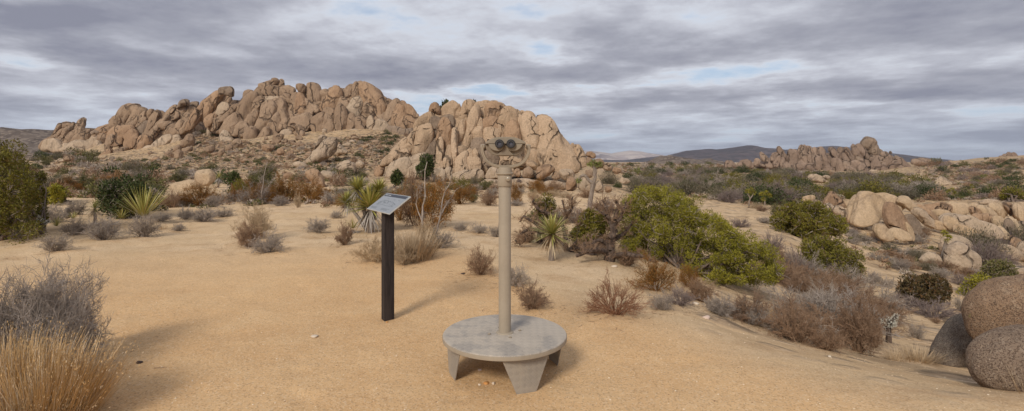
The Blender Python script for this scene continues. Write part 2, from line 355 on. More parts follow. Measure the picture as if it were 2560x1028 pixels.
# ------------------------------------------------------------------ ground sheet
def build_ground():
    fine = np.linspace(-.86, .86, 860); rest = np.linspace(.86, 2*PI-.86, 90)[1:-1]
    A = np.concatenate([fine, rest]); R = np.concatenate([np.exp(np.linspace(math.log(.25), math.log(1.5), 14))[:-1], np.exp(np.linspace(math.log(1.5), math.log(260), 560))[:-1], np.exp(np.linspace(math.log(260), math.log(9000), 60))])
    aa, rr = np.meshgrid(A, R, indexing='ij'); x = np.sin(aa)*rr; y = np.cos(aa)*rr
    z = ground_np(x, y); na, nr = aa.shape
    V = np.stack([x, y, z], 2).reshape(-1, 3)
    i, j = np.meshgrid(np.arange(na), np.arange(nr-1), indexing='ij'); i2 = (i+1) % na
    Fq = np.stack([i*nr+j, i*nr+j+1, i2*nr+j+1, i2*nr+j], 2).reshape(-1, 4)
    V = np.concatenate([V, [[0, 0, float(ground_np(np.array([.0]), np.array([.1]))[0])]]])
    me = npmesh('ground', V, Fq, SAND, True)
    # centre cap
    bm = bmesh.new(); bm.from_mesh(me); bm.verts.ensure_lookup_table(); c = bm.verts[len(V)-1]
    for a in range(na): bm.faces.new((c, bm.verts[a*nr], bm.verts[((a+1) % na)*nr]))
    for f in bm.faces: f.smooth = True
    bmesh.ops.recalc_face_normals(bm, faces=bm.faces); bm.to_mesh(me); bm.free()
    r = np.hypot(V[:, 0], V[:, 1]); px = CX+F*V[:, 0]/np.maximum(V[:, 1], .3)
    tr = 1-sstep(6.5, 13, r); edge = np.interp(px, [0, 1100, 1350, 1600, 1900, 2300], [12, 9.5, 6.0, 5.2, 4.3, 3.8])
    tr = tr*(1-sstep(-.5, .9, r-edge))
    st = sstep(30, 55, r); st = np.maximum(st, sstep(0, 2, r-edge)*sstep(1500, 1900, px)*.55); st = np.maximum(st, sstep(2150, 2300, px)*sstep(15, 22, r)*.8)
    for nm, arr in (('track', tr), ('stony', st)):
        at = me.attributes.new(nm, 'FLOAT', 'POINT'); at.data.foreach_set('value', arr.astype(np.float32))
    tag(mobj('ground', me), kind='structure')
build_ground()

# ------------------------------------------------------------------ distant hills
def mat_hill(name, a, b, c, s):
    t = NT(name); p = t.pos(); n = t.noise(p, s, 6, .65); v = t.vor(p, s*8); g = t.node('ShaderNodeSeparateColor', None, i0=v.outputs['Color']).outputs[0]
    col = t.mix(t.mrange(n, .35, .65), a, b); col = t.mix(t.math('MULTIPLY', t.mrange(g, .5, .6), .8), col, c)
    return t.fin(col, 1, t.bump(t.math('ADD', n, t.math('MULTIPLY', g, .2)), .8, .25/s), spec=0.05)
H1 = mat_hill('rocky_hill', (.16, .125, .10), (.105, .082, .068), (.25, .20, .16), .05)
H2 = mat_hill('pale_range', (.50, .40, .35), (.16, .12, .12), (.60, .50, .42), .0012)
H3 = mat_hill('dark_range', (.070, .052, .055), (.115, .085, .08), (.055, .045, .045), .004)
def hill(name, pts, D, depth, mat, base=408, seed=1, rough=1.0):
    n = 220; m = 40; xs = np.linspace(pts[0][0], pts[-1][0], n); py = np.interp(xs, [p[0] for p in pts], [p[1] for p in pts])
    H = (base-py)/F*D; k = np.linspace(0, 1, m); prof = np.sin(np.pi*np.clip(k, 0, 1))**.8
    X, K = np.meshgrid(xs, k, indexing='ij'); yy = D-depth/2+K*depth; xx = (X-CX)/F*D
    P3 = np.stack([xx.ravel()/depth*2.2, yy.ravel()/depth*2.2, 0*xx.ravel()], 1)
    rn = fbm(P3, seed, 4).reshape(X.shape); z0 = EYE-(base-HY)/F*D
    prf = np.sin(np.pi*K)**.8; fade = np.clip(np.minimum(X-xs[0], xs[-1]-X)/ (0.04*(xs[-1]-xs[0])), 0, 1)
    zz = z0-2+H[:, None]*prf*fade*(1+rough*rn*.55*(1-np.exp(-((K-.5)/.12)**2)))
    fine = fbm(P3*6, seed+5, 3).reshape(X.shape); zz = zz+H[:, None]*.06*rough*fine*prf
    V = np.stack([xx, yy, zz], 2).reshape(-1, 3); i, j = np.meshgrid(np.arange(n-1), np.arange(m-1), indexing='ij')
    tag(mobj(name, npmesh(name, V, np.stack([i*m+j, (i+1)*m+j, (i+1)*m+j+1, i*m+j+1], 2).reshape(-1, 4), mat, True)), kind='structure')
hill('hill', [(-400, 360), (-100, 348), (0, 336), (30, 326), (60, 317), (85, 321), (110, 327), (130, 324), (200, 335), (260, 350), (350, 400)], 480, 220, H1, 402, 3)
hill('hill', [(1560, 410), (1620, 402), (1640, 395), (1662, 385), (1690, 389), (1720, 393), (1750, 395), (1770, 391), (1790, 402), (1815, 408), (1850, 412)], 520, 120, H1, 411, 4)
hill('mountain', [(1380, 400), (1440, 376), (1490, 379), (1530, 384), (1575, 376), (1600, 379), (1620, 384), (1655, 389), (1720, 400)], 6500, 1500, H2, 406, 5, .6)
hill('mountain', [(1380, 400), (1480, 398), (1560, 400), (1620, 393), (1650, 390), (1700, 398)], 3600, 500, H3, 407, 6, .5)
hill('mountain', [(1600, 406), (1660, 392), (1720, 376), (1770, 371.5), (1800, 374), (1840, 368), (1870, 363), (1900, 368), (1945, 375), (2010, 371), (2050, 366), (2120, 374), (2250, 392), (2300, 403), (2400, 408)], 3000, 900, H3, 407, 7, .7)
hill('mountain', [(2300, 406), (2340, 403), (2370, 401), (2420, 402), (2500, 400)], 8000, 900, H3, 407, 8, .5)
hill('mountain', [(-1500, 380), (-900, 360), (-500, 380), (-200, 400)], 3000, 900, H3, 407, 9, .7)
hill('mountain', [(2500, 404), (2900, 380), (3300, 365), (3900, 390)], 3000, 900, H3, 407, 10, .7)
# ------------------------------------------------------------------ rocks
_ico = {}
def ico(k):
    if k not in _ico:
        bm = bmesh.new(); bmesh.ops.create_icosphere(bm, subdivisions=k, radius=1)
        _ico[k] = (np.array([v.co[:] for v in bm.verts]), np.array([[v.index for v in f.verts] for f in bm.faces])); bm.free()
    return _ico[k]
def parse(s): return [tuple(map(float, q.split(','))) for q in s.split()]
def chaikin(P, n=1):
    P = np.array(P, float)
    for _ in range(n):
        Q = np.roll(P, -1, 0); P = np.stack([P*.78+Q*.22, P*.22+Q*.78], 1).reshape(-1, 2)
    return P
_rs = [100]
def rock_mesh(pts, d, mat, name, thick=0.85, lvl=4, facets=5, rough=1.0, p=2.7, back=1.0, grow=0.0, tilt=0.0):
    """boulder whose face towards the viewer has the given outline; returns mesh and centre"""
    _rs[0] += 1; sd = _rs[0]; r_ = np.random.default_rng(sd)
    P = chaikin(pts, 2)
    x, y = P[:, 0], P[:, 1]; x2, y2 = np.roll(x, -1), np.roll(y, -1); cr = x*y2-x2*y; A = cr.sum()/2
    c = np.array([((x+x2)*cr).sum(), ((y+y2)*cr).sum()])/(6*A)
    k = d/F; off = np.stack([(P[:, 0]-c[0])*k, -(P[:, 1]-c[1])*k], 1)
    off = off*(1+grow)
    # densify then polar radius
    t = np.linspace(0, 1, 6, endpoint=False)[None, :, None]; off = (off[:, None]*(1-t)+np.roll(off, -1, 0)[:, None]*t).reshape(-1, 2)
    th = np.arctan2(off[:, 1], off[:, 0]); rr = np.hypot(off[:, 0], off[:, 1]); o = np.argsort(th); th, rr = th[o], rr[o]
    V, Fc = ico(lvl); rho = np.hypot(V[:, 0], V[:, 2]); a = np.arctan2(V[:, 2], V[:, 0])
    sc = 1/(rho**p+np.abs(V[:, 1])**p)**(1/p); U = V*sc[:, None]
    for _ in range(facets):
        n = r_.normal(size=3); n[1] = -abs(n[1])*1.2-.45; n /= np.linalg.norm(n); h = r_.uniform(.55, .8); s = U@n
        U = U-np.outer(np.maximum(s-h, 0)*.8*(1-.55*(1-abs(n[1]))), n)
    q = np.interp(a, th, rr, period=2*PI); w = off[:, 0].max()-off[:, 0].min(); hh = off[:, 1].max()-off[:, 1].min(); T = thick*.5*(min(w, hh)*.75+max(w, hh)*.25)
    rho2 = np.hypot(U[:, 0], U[:, 2]); a2 = np.arctan2(U[:, 2], U[:, 0]); q = np.interp(a2, th, rr, period=2*PI)
    O = np.stack([np.cos(a2)*q*rho2, U[:, 1]*T, np.sin(a2)*q*rho2], 1); O[:, 1] *= np.where(O[:, 1] > 0, back, 1)
    sz = max(w, hh); N = O/np.maximum(np.linalg.norm(O, axis=1), 1e-6)[:, None]
    e = min(w, hh)
    O = O+N*(fbm(O/(e*.75)+sd, sd, 2)*.11*e*rough+fbm(O*[1, 1, .5]/(e*.24)+sd, sd+3, 3)*.05*e*rough-.05*e*rough*np.exp(-(pnoise(O*[1, 1, .6]/(e*.6)+sd*3, sd+9)/.05)**2))[:, None]
    O[:, 1] += O[:, 2]*(.12+tilt*r_.uniform(0, .8)) + O[:, 0]*tilt*r_.uniform(-1.1, 1.1)
    return npmesh(name, O, Fc, mat, True), w2(c[0], c[1], d)
def core_mesh(pts, D, off, mat, na=1.0):
    P = chaikin(pts, 1); c = P.mean(0); t = np.linspace(0, 1, 6, endpoint=False)[None, :, None]; q = P-c
    q = (q[:, None]*(1-t)+np.roll(q, -1, 0)[:, None]*t).reshape(-1, 2); th = np.arctan2(-q[:, 1], q[:, 0]); rr = np.hypot(q[:, 0], q[:, 1]); o = np.argsort(th); th, rr = th[o], rr[o]
    V, Fc = ico(6); rho = np.hypot(V[:, 0], V[:, 2]); a = np.arctan2(V[:, 2], V[:, 0]); sc = 1/(rho**5+np.abs(V[:, 1])**5)**.2; U = V*sc[:, None]
    r2 = np.hypot(U[:, 0], U[:, 2]); Q = np.interp(a, th, rr, period=2*PI); px = c[0]+np.cos(a)*Q*r2; py = c[1]-np.sin(a)*Q*r2
    dm = D(px, py)+off; y = np.where(U[:, 1] < 0, dm+(1+U[:, 1])*6, dm+6+U[:, 1]*8); s = y.mean()/F
    X = (px-CX)/F*dm; Z = EYE-(py-HY)/F*dm; O = np.stack([X, y, Z], 1)
    n = fbm(O*[.35, .35, .16], 71, 3); n2 = fbm(O*[.9, .9, .45], 73, 3)
    O[:, 1] += (np.abs(n)*2.0+np.abs(n2)*.9)*na*(U[:, 1] < .5)
    C = O.mean(0); return npmesh('bedrock_core', O-C, Fc, mat, True), Vector(C)
MATS = {'': ROCK, 'o': ROCKO, 'd': ROCKD, 'p': ROCKP, 'f': ROCKF, 's': ROCKS, 'c': ROCKC}
def outcrop(name, label, cat, data, D, base_px, lvl=4, default='', core=None, core_dd=4, coremat=None, rough=1.0, group=None, dj=.4, gw=.30, ds=1.0, tl=.38, pp=5.0):
    g = hit(*base_px) if isinstance(base_px, tuple) else base_px
    root = empty(name, g); tag(root, label, cat, group)
    for ln in data.strip().splitlines():
        ln = ln.strip()
        if not ln: continue
        fl, s = ln.split(':'); pts = parse(s); cx = sum(p[0] for p in pts)/len(pts); cy = sum(p[1] for p in pts)/len(pts)
        m = ''.join(ch for ch in fl if ch.isalpha()) or default; dd = float(''.join(ch for ch in fl if not ch.isalpha()) or 0)
        d = D(cx, cy)+dd*ds+rnd.uniform(-.3, .3)*dj
        w = (max(p[0] for p in pts)-min(p[0] for p in pts))
        me, c = rock_mesh(pts, d, MATS[m], 'boulder', lvl=lvl if w > 8 else lvl-1, rough=rough, grow=gw, p=pp, thick=.5, facets=7, tilt=tl)
        mobj('boulder', me, root, c-Vector(root.location))
    if core:
        for ln in core.strip().splitlines():
            pts = parse(ln.split(':')[1]); cx = sum(p[0] for p in pts)/len(pts); cy = sum(p[1] for p in pts)/len(pts)
            me, c = core_mesh(pts, D, core_dd, coremat or ROCK, .45 if ds < .5 else .3)
            mobj('bedrock_core', me, root, c-Vector(root.location))
    return root
def boulder(data, d, label, mat=ROCK, group=None, cat='boulder', lvl=4, name='boulder', **kw):
    pts = parse(data)
    if d is None:
        i = max(pts, key=lambda p: p[1]); cx = sum(p[0] for p in pts)/len(pts); w = max(p[0] for p in pts)-min(p[0] for p in pts)
        d = hit(cx, i[1]-2).y; d += .3*w/F*d
    me, c = rock_mesh(pts, d, mat, name, lvl=lvl, **kw)
    return tag(mobj(name, me, None, c), label, cat, group)

# pinnacles at the far left
D1 = lambda x, y: 150+(380-y)*.05
outcrop('rock_outcrop', 'jointed outcrop of leaning slabs with a thin upright finger, farthest left of the granite', 'rock outcrop', '''
1:191,322 192,306 196,298 201,297 206,302 207,328 200,332
0:128,346 136,330 140,314 146,312 149,318 140,336 133,350
1:148,320 153,310 162,307 173,308 179,314 177,322 163,324 150,322
0:133,354 142,330 150,321 157,322 154,334 146,352 140,362
-1:146,358 153,334 160,322 172,321 170,332 164,347 161,360 154,366
-1:163,368 166,350 172,334 181,329 184,333 180,350 174,366 168,372
0:184,340 187,325 196,321 204,325 203,337 195,344
-2:184,353 192,342 205,330 218,324 223,329 221,342 212,354 202,360 190,358
1:175,322 178,308 186,308 187,320 182,327
1:213,326 214,321 220,326 218,330
-3p:105,374 112,356 125,350 140,352 150,362 158,374 140,379 120,379
-3p:150,372 160,360 172,362 184,374 168,380
-3p:170,376 178,360 190,352 205,355 225,362 232,374 210,379 185,380
-1:100,366 106,353 117,348 123,353 116,362 106,372
-1:112,372 120,348 132,345 136,360 130,372
0o:240,327 246,317 256,314 272,312 274,327 262,336 250,335
0:244,348 250,336 260,338 265,352 252,358
-1p:205,366 212,352 222,350 226,362 218,370
-1p:222,350 228,342 236,342 242,352 236,360 226,360
-1p:228,362 238,354 248,354 252,366 240,372
-1:226,342 228,335 238,336 240,343 233,347
-2p:232,378 245,366 262,364 270,378 250,384''', D1, (180, 384), core='0:118,380 130,345 145,325 160,318 185,318 205,318 215,332 235,336 262,330 270,345 262,382 180,384', core_dd=-.35, ds=.3, tl=.30, pp=6.5, gw=.36, rough=.85)
boulder('224,331 229,325 240,326 247,331 244,336 230,337', 148.5, 'dark flat oval boulder perched in the gap right of the thin upright finger', ROCKD)

D2 = lambda x, y: 124+(390-y)*.05
outcrop('rock_outcrop', 'broad lower ridge of granite domes and slanting slabs with an arch-like rock in front', 'rock outcrop', '''
3:292,317 297,290 300,275 308,268 318,266 330,268 325,285 322,300 312,314 302,320
1:325,292 328,274 338,268 352,273 357,278 348,292 335,302 326,307
2:270,320 274,305 284,300 292,305 292,320 283,328 274,328
1:273,305 278,294 286,290 289,294 283,304
1:286,302 288,288 296,283 299,292 302,304 292,308
-3o:274,347 276,328 284,319 305,316 322,317 327,326 320,340 305,347 290,354 278,356
-6o:310,357 312,342 320,333 326,327 334,333 340,342 341,360 330,367 315,370
-4o:284,356 288,342 297,333 302,340 304,357 295,363 287,362
-4:262,370 266,348 276,340 284,345 282,360 276,370 270,378
-7o:246,402 252,388 262,378 272,376 275,388 270,400 262,406 250,407
-6:275,392 282,378 300,370 312,370 305,384 292,394 280,396
-1:326,324 332,306 340,294 346,292 348,298 340,314 334,324
-1:340,324 346,302 353,294 361,300 353,314 347,324
0:345,292 352,281 362,278 364,288 358,300 350,298
1:361,302 363,284 370,277 379,277 381,285 373,298 366,306
-1:369,312 372,290 380,281 390,281 393,294 390,308 380,322 373,324
0d:345,344 347,318 356,305 364,310 365,327 358,342 349,348
-2:367,358 374,335 385,312 396,302 400,312 393,332 383,350 372,362
-10p:300,414 312,398 330,390 350,390 366,393 366,404 350,408 330,412 312,418
-8p:368,402 372,390 385,380 398,375 402,387 395,398 380,404
1:378,302 381,282 388,279 393,290 391,307 384,320
1:392,302 392,282 400,279 407,285 404,297 396,305
-3:378,354 386,325 398,305 408,294 412,302 402,320 392,342 382,358
0:405,298 410,283 425,272 438,266 440,274 430,287 415,300
-4:402,320 407,307 420,304 432,310 433,322 420,325 408,325
-1:425,304 430,285 440,272 455,267 463,272 455,287 445,302 432,308
3d:468,268 474,258 484,256 494,257 492,270 480,276
0:461,282 468,270 480,268 485,274 480,283 468,286
-1:450,302 454,284 460,279 472,286 474,300 465,308 455,309
-4:436,332 438,312 446,302 454,308 454,320 446,330 440,334
-4:446,334 455,320 464,305 470,305 468,320 460,332
-2:408,350 412,330 425,322 437,330 436,345 424,352
-5p:384,378 392,355 408,340 424,345 420,362 404,374 394,384
-6p:395,395 400,378 415,368 428,372 424,388 410,398
-4p:424,362 430,344 440,340 447,350 444,362 434,370
-5o:336,372 342,350 356,340 368,344 370,360 358,372 346,378
-6p:350,386 360,368 378,364 384,376 372,388''', D2, (340, 412), core='''0:275,385 282,340 298,300 312,285 345,285 375,285 405,290 440,285 460,290 475,320 462,345 420,375 380,395 320,398''', core_dd=-.45, ds=.25, tl=.30, pp=6.5, gw=.36, rough=.85)
boulder('440,272 444,257 452,248 463,247 472,250 473,258 468,264 455,268 445,273', 128.5, 'grey weathered boulder perched on the crest of the lower left ridge', ROCKD)

D3 = lambda x, y: 118+(360-y)*.06
outcrop('rock_outcrop', 'tallest ridge of stacked brown granite walls and domes, carrying the round summit stones', 'rock outcrop', '''
-1o:470,322 472,300 478,285 486,275 490,290 488,307 482,320
0o:486,304 488,280 492,268 500,258 504,270 502,292 496,307
1o:501,290 502,268 510,252 522,240 534,233 548,234 550,242 540,260 533,277 525,292 512,296
2:550,257 550,243 558,238 570,238 577,246 578,258 568,264 555,268
0p:539,287 543,268 552,258 568,262 572,274 560,284 548,294
-1o:510,312 514,292 524,286 536,290 534,304 522,316
-1:532,318 536,300 548,290 556,298 552,312 542,322
-9:611,352 613,335 620,323 628,320 634,330 636,347 634,360 626,366 616,364
-6p:551,347 555,330 562,330 575,345 582,357 575,360 558,357
-5:558,332 562,310 572,295 585,285 590,300 595,307 590,322 585,337 570,338
-1:586,287 590,268 600,255 612,243 625,240 634,245 632,267 625,287 615,302 604,306 595,298
-3:560,302 568,282 582,265 598,255 592,272 585,287 572,300
0:607,245 609,231 618,226 629,228 628,240 620,246
3:630,238 640,222 655,208 672,202 678,206 676,222 668,234 655,244 640,245 632,244
-6:583,337 588,318 598,305 610,308 614,318 606,327 596,337 588,340
-6:598,340 602,325 612,314 620,322 614,337 605,344
-3:610,310 618,295 632,280 640,285 638,302 630,320 618,320
-2:632,292 634,262 642,248 652,246 656,262 648,278 640,296
0:685,217 690,206 698,200 706,203 708,214 702,222 692,219
-1:662,234 665,222 675,216 688,217 697,226 699,238 690,243 675,242
0:697,234 700,222 708,216 720,215 730,222 732,234 720,238 705,239
-2:698,242 710,236 722,238 724,248 722,258 710,252
-2p:648,250 655,244 672,242 690,244 700,250 690,255 670,256 655,260
-6:645,327 646,300 650,275 658,262 668,258 678,262 683,275 680,297 674,312 664,320 652,330
-4:664,337 670,315 678,300 686,285 694,300 698,317 690,334 680,345 670,347
-8:647,347 650,330 660,320 668,320 670,337 664,348 654,349
-2:672,264 680,254 695,252 705,258 715,275 722,292 715,300 705,307 695,307 686,292 678,277
-3:694,318 700,304 716,298 730,306 734,320 722,328 704,328
-1:722,284 724,255 728,240 740,238 745,250 745,277 742,290 732,284
-1o:735,272 738,248 746,236 756,244 762,262 762,284 752,292 742,290
-6:735,307 738,295 752,288 765,285 775,295 780,307 772,320 762,325 748,320 738,314
1:761,240 764,222 770,213 773,225 772,243 765,245
1:770,234 771,214 780,212 790,216 797,228 803,244 802,258 793,260 785,252 774,246
0:771,257 773,244 782,242 789,252 787,264 776,262
3:797,234 802,226 812,224 821,232 821,250 812,260 806,258 803,244
-1:755,252 765,248 785,262 800,275 795,287 780,280 765,267
-3:763,287 764,265 775,262 785,275 780,290 770,295
-4o:805,274 808,258 818,242 828,228 834,221 843,225 848,240 848,260 840,272 835,279 820,276
-3:839,262 840,242 850,238 862,250 870,262 866,277 855,272 845,270
-5:805,292 810,275 824,272 838,280 837,297 825,304 812,302
-6:835,337 837,310 838,280 845,270 856,275 863,292 862,312 860,337 858,347 845,348 836,344
-6:808,327 809,300 814,290 825,300 836,312 836,327 832,342 820,344 812,342
-6:779,317 783,300 795,285 805,280 809,297 808,317 806,332 795,335 785,330
-6:864,322 866,300 873,287 882,290 885,302 884,317 878,330 868,332
-6:885,317 886,300 895,293 905,305 911,320 905,330 895,332
-9p:862,347 866,332 880,326 895,330 905,335 918,342 912,354 895,356 875,352
-4p:871,284 874,262 880,248 893,246 901,250 902,270 900,284 892,292 880,288
-1:858,242 864,225 870,216 876,213 879,222 875,240 870,248 862,248
-1:874,244 877,228 883,212 889,208 891,216 886,237 882,247
-1:883,242 886,222 892,210 898,208 905,214 910,232 912,247 905,254 892,250
1o:905,227 908,218 918,218 930,223 945,235 958,248 963,262 964,287 964,312 955,314 945,302 935,292 925,277 915,264 910,247
-3:910,264 916,255 928,268 934,280 934,294 925,294 915,284 908,277
2:963,260 964,250 972,249 979,256 976,270 968,277 964,272
0:967,292 970,272 978,260 986,253 994,260 992,274 989,297 987,317 975,318 967,310
-1o:986,317 987,285 992,268 1000,260 1008,262 1014,275 1018,297 1020,320 1010,324 995,323
0o:1012,270 1020,267 1032,275 1040,290 1042,310 1038,324 1025,324 1017,301
0:1037,290 1043,286 1048,294 1048,306 1042,314
-5p:914,327 918,300 926,292 934,305 933,324 925,330
-6:884,292 895,292 910,299 917,304 913,314 900,305
4:820,234 826,223 834,220 850,222 862,224 865,236 850,242 835,240
-4p:934,332 938,308 950,302 966,312 968,328 954,336
-4d:962,336 968,318 986,318 1000,322 1008,334 990,340
-5d:1000,338 1010,324 1030,322 1042,328 1036,338 1018,342
-8p:700,342 704,330 716,326 726,332 722,344 710,348''', D3, (760, 400), core='''0:492,330 505,270 530,245 560,245 600,250 625,250 660,215 690,212 730,230 770,245 800,250 830,240 870,230 905,225 940,245 960,265 1000,275 1035,285 1040,325 960,335 880,345 800,340 700,345 620,345 560,340''', core_dd=-.45, ds=.25, tl=.30, pp=6.5, gw=.36, rough=.85)
boulder('547,238 547,224 553,216 563,214 576,215 584,224 586,235 581,245 575,241 560,237', 121.5, 'large boulder balanced on a stone pillar, left shoulder of the tallest ridge', ROCKD)
boulder('675,209 678,198 685,194 694,196 697,202 690,211 683,216', 126, 'round summit boulder split by a crack, highest stone of the tallest ridge', ROCK)
boulder('736,221 738,211 750,208 762,209 763,222 760,233 752,235 742,227', 124.5, 'smooth upright boulder standing alone just right of the ridge summit', ROCK)
boulder('1035,313 1037,309 1041,311 1040,316', 112, 'tiny round stone at the saddle between the tallest ridge and the dome', ROCK, lvl=3)

T = 'boulders tumbled down the slope below the tallest ridge'
TL = [
('656,375 658,360 664,358 682,362 688,370 680,378 672,384', 'o', 'flat-topped rusty brown boulder with sharp edges below the split pillar'),
('680,350 684,335 694,333 708,336 706,352 700,360 688,360', '', 'squarish block under the tilted cap stone at the ridge foot'),
('690,331 696,318 706,310 714,314 716,326 708,335 695,333', '', 'tilted wedge cap stone leaning on a squarish block'),
('738,325 738,312 745,309 754,317 762,330 761,342 754,344 744,336', '', 'long slanting egg-shaped boulder above the trio of round stones'),
('738,345 741,339 750,338 757,344 756,352 748,354 741,352', '', 'round stone, middle of the trio under the slanting egg boulder'),
('743,358 747,353 753,353 756,359 752,366 746,366', '', 'smallest round stone at the bottom of the trio'),
('736,336 739,331 746,331 749,337 744,342 738,341', '', 'round stone, top of the trio under the slanting egg boulder'),
('660,347 662,342 668,341 671,347 667,353 662,352', '', 'little round ball of rock left of the squarish block'),
('705,355 708,347 716,346 720,352 718,360 709,361', '', 'small rounded block right of the squarish block'),
('692,380 694,373 703,370 712,375 714,386 706,391 697,389', 'o', 'brown boulder, left one of the close pair on the slope'),
('717,388 720,378 728,374 733,378 733,389 725,392', 'o', 'brown upright boulder, right one of the close pair on the slope'),
('682,366 690,358 698,362 699,372 690,374', '', 'thin slab leaning behind the flat-topped rusty boulder'),
('758,405 775,395 784,380 795,362 810,350 825,344 838,343 841,353 838,378 830,388 818,398 805,410 785,412 765,410', 'p', 'huge pale slab tilted up to the right, middle of the slope'),
('783,375 790,358 800,340 812,338 817,345 808,357 795,368 786,382', 'p', 'pale slab standing behind the huge tilted slab'),
('838,387 841,372 845,358 852,362 862,374 869,378 866,386 852,388 846,394', 'p', 'pale low boulder against the right side of the huge tilted slab'),
('804,328 806,321 814,320 818,328 814,337 806,336', 'p', 'pale ball of rock above the huge tilted slab'),
('796,438 800,428 815,425 828,430 838,440 835,448 822,454 805,448', 'p', 'smooth pale dome-shaped boulder right of the split brown boulder'),
('761,438 763,424 775,420 790,424 800,436 808,452 814,466 810,472 798,466 782,456 768,446', 'o', 'split brown boulder slanting down to the right, bottom of the slope'),
('826,462 832,448 845,438 856,440 858,452 848,460 835,464', 'p', 'pale boulder behind the yellow yucca, left one'),
('858,462 862,448 872,442 884,446 888,460 874,466', 'p', 'pale boulder directly behind the yellow yucca heads'),
('838,427 846,412 858,402 872,400 886,408 891,422 886,437 876,442 860,438 846,432', 'p', 'large pale boulder with dark pits, above the yellow yucca'),
('886,412 892,400 900,400 912,410 910,422 898,426', 'p', 'pale rounded boulder adjoining the pitted one on its right'),
('933,432 936,418 948,411 960,414 962,427 956,440 944,444 935,440', 'o', 'orange-brown round boulder at the left toe of the dome'),
('791,415 794,409 802,409 804,417 798,422 792,421', 'o', 'small orange block below the huge tilted slab'),
('727,416 735,406 750,403 762,408 772,418 765,423 745,422', 'p', 'low pale slab left of the huge tilted slab'),
('706,442 712,432 728,432 738,440 734,448 720,450', 'o', 'flat reddish slab among the rust-coloured bushes'),
('452,372 458,350 466,335 476,332 484,345 484,364 474,370 462,370', '', 'tall blocky boulder under the left shoulder of the tallest ridge'),
('474,332 476,322 484,321 487,329 480,335', '', 'small ball of rock above the tall blocky boulder'),
('434,396 435,380 444,373 455,376 457,390 452,398 440,399', '', 'drum-shaped boulder on the slope below the lower left ridge'),
('433,382 436,366 448,360 453,370 452,380', '', 'boulder leaning behind the drum-shaped one'),
('452,382 456,370 466,368 480,366 480,376 468,383 456,384', '', 'low double boulder right of the drum-shaped one'),
('502,382 508,370 525,364 536,362 537,376 528,384 514,388 503,387', '', 'wide flat-topped boulder alone on the open slope'),
('490,369 496,358 504,361 504,371 495,372', '', 'small cube of rock left of the dark brush patch'),
('516,332 520,318 535,316 538,328 530,342 520,343', 'p', 'pale square block in the rubble gully'),
('535,371 538,360 545,358 549,367 544,375', '', 'small boulder just below the dark brush patch'),
('545,390 548,372 558,368 562,378 556,388 550,392', '', 'rounded boulder, left of the joined trio on the slope'),
('562,376 566,362 576,359 583,366 580,374 570,380', '', 'rounded boulder, right of the joined trio on the slope'),
('581,362 584,348 592,343 602,347 606,360 602,370 590,373 583,370', '', 'pale brown boulder left of the upright egg at the ridge foot'),
('410,392 416,378 426,376 430,388 422,396', '', 'small boulder left of the drum-shaped one'),
('462,404 466,398 472,398 474,404 468,407', 'o', 'single small red stone on the slope'),
]
for s, m, lab in TL: boulder(s, None, lab, MATS[m], T)
boulder('488,446 490,430 500,422 514,420 528,424 537,434 537,450 530,460 518,465 504,463 493,458', 32, 'big round orange boulder sitting on a low whaleback slab', ROCKS, p=2.1, facets=2, rough=.5)
boulder('411,480 425,463 445,453 470,449 488,449 498,460 502,472 480,484 450,488 420,488', 33, 'low whaleback slab under the big round orange boulder', ROCKS, p=2.2, facets=2, rough=.4)
G = 'low smooth slabs in the left brush'
boulder('164,502 168,490 182,487 195,490 207,494 197,504 177,508', 25, 'smooth low slab in the left brush, nearest the small juniper', ROCKS, G, p=2.2, rough=.4)
boulder('194,492 205,478 220,474 240,476 248,482 237,494 212,498', 25.5, 'smooth low slab in the left brush, middle of three', ROCKS, G, p=2.2, rough=.4)
boulder('234,488 245,476 256,472 264,480 264,494 250,498 240,494', 25.3, 'smooth low slab in the left brush, partly behind the dark bush', ROCKS, G, p=2.2, rough=.4)
boulder('158,402 161,390 172,386 180,388 184,395 180,402 165,405', 98, 'lone humped boulder in front of the left pinnacles', ROCK)
boulder('136,405 146,396 158,396 162,404 148,408', 98, 'flat slab beside the lone humped boulder', ROCKP)
boulder('160,540 161,522 168,517 173,530 176,545 165,548', 13.2, 'small blue-grey upright stone among the grey shrubs', NEARGREY, lvl=3)

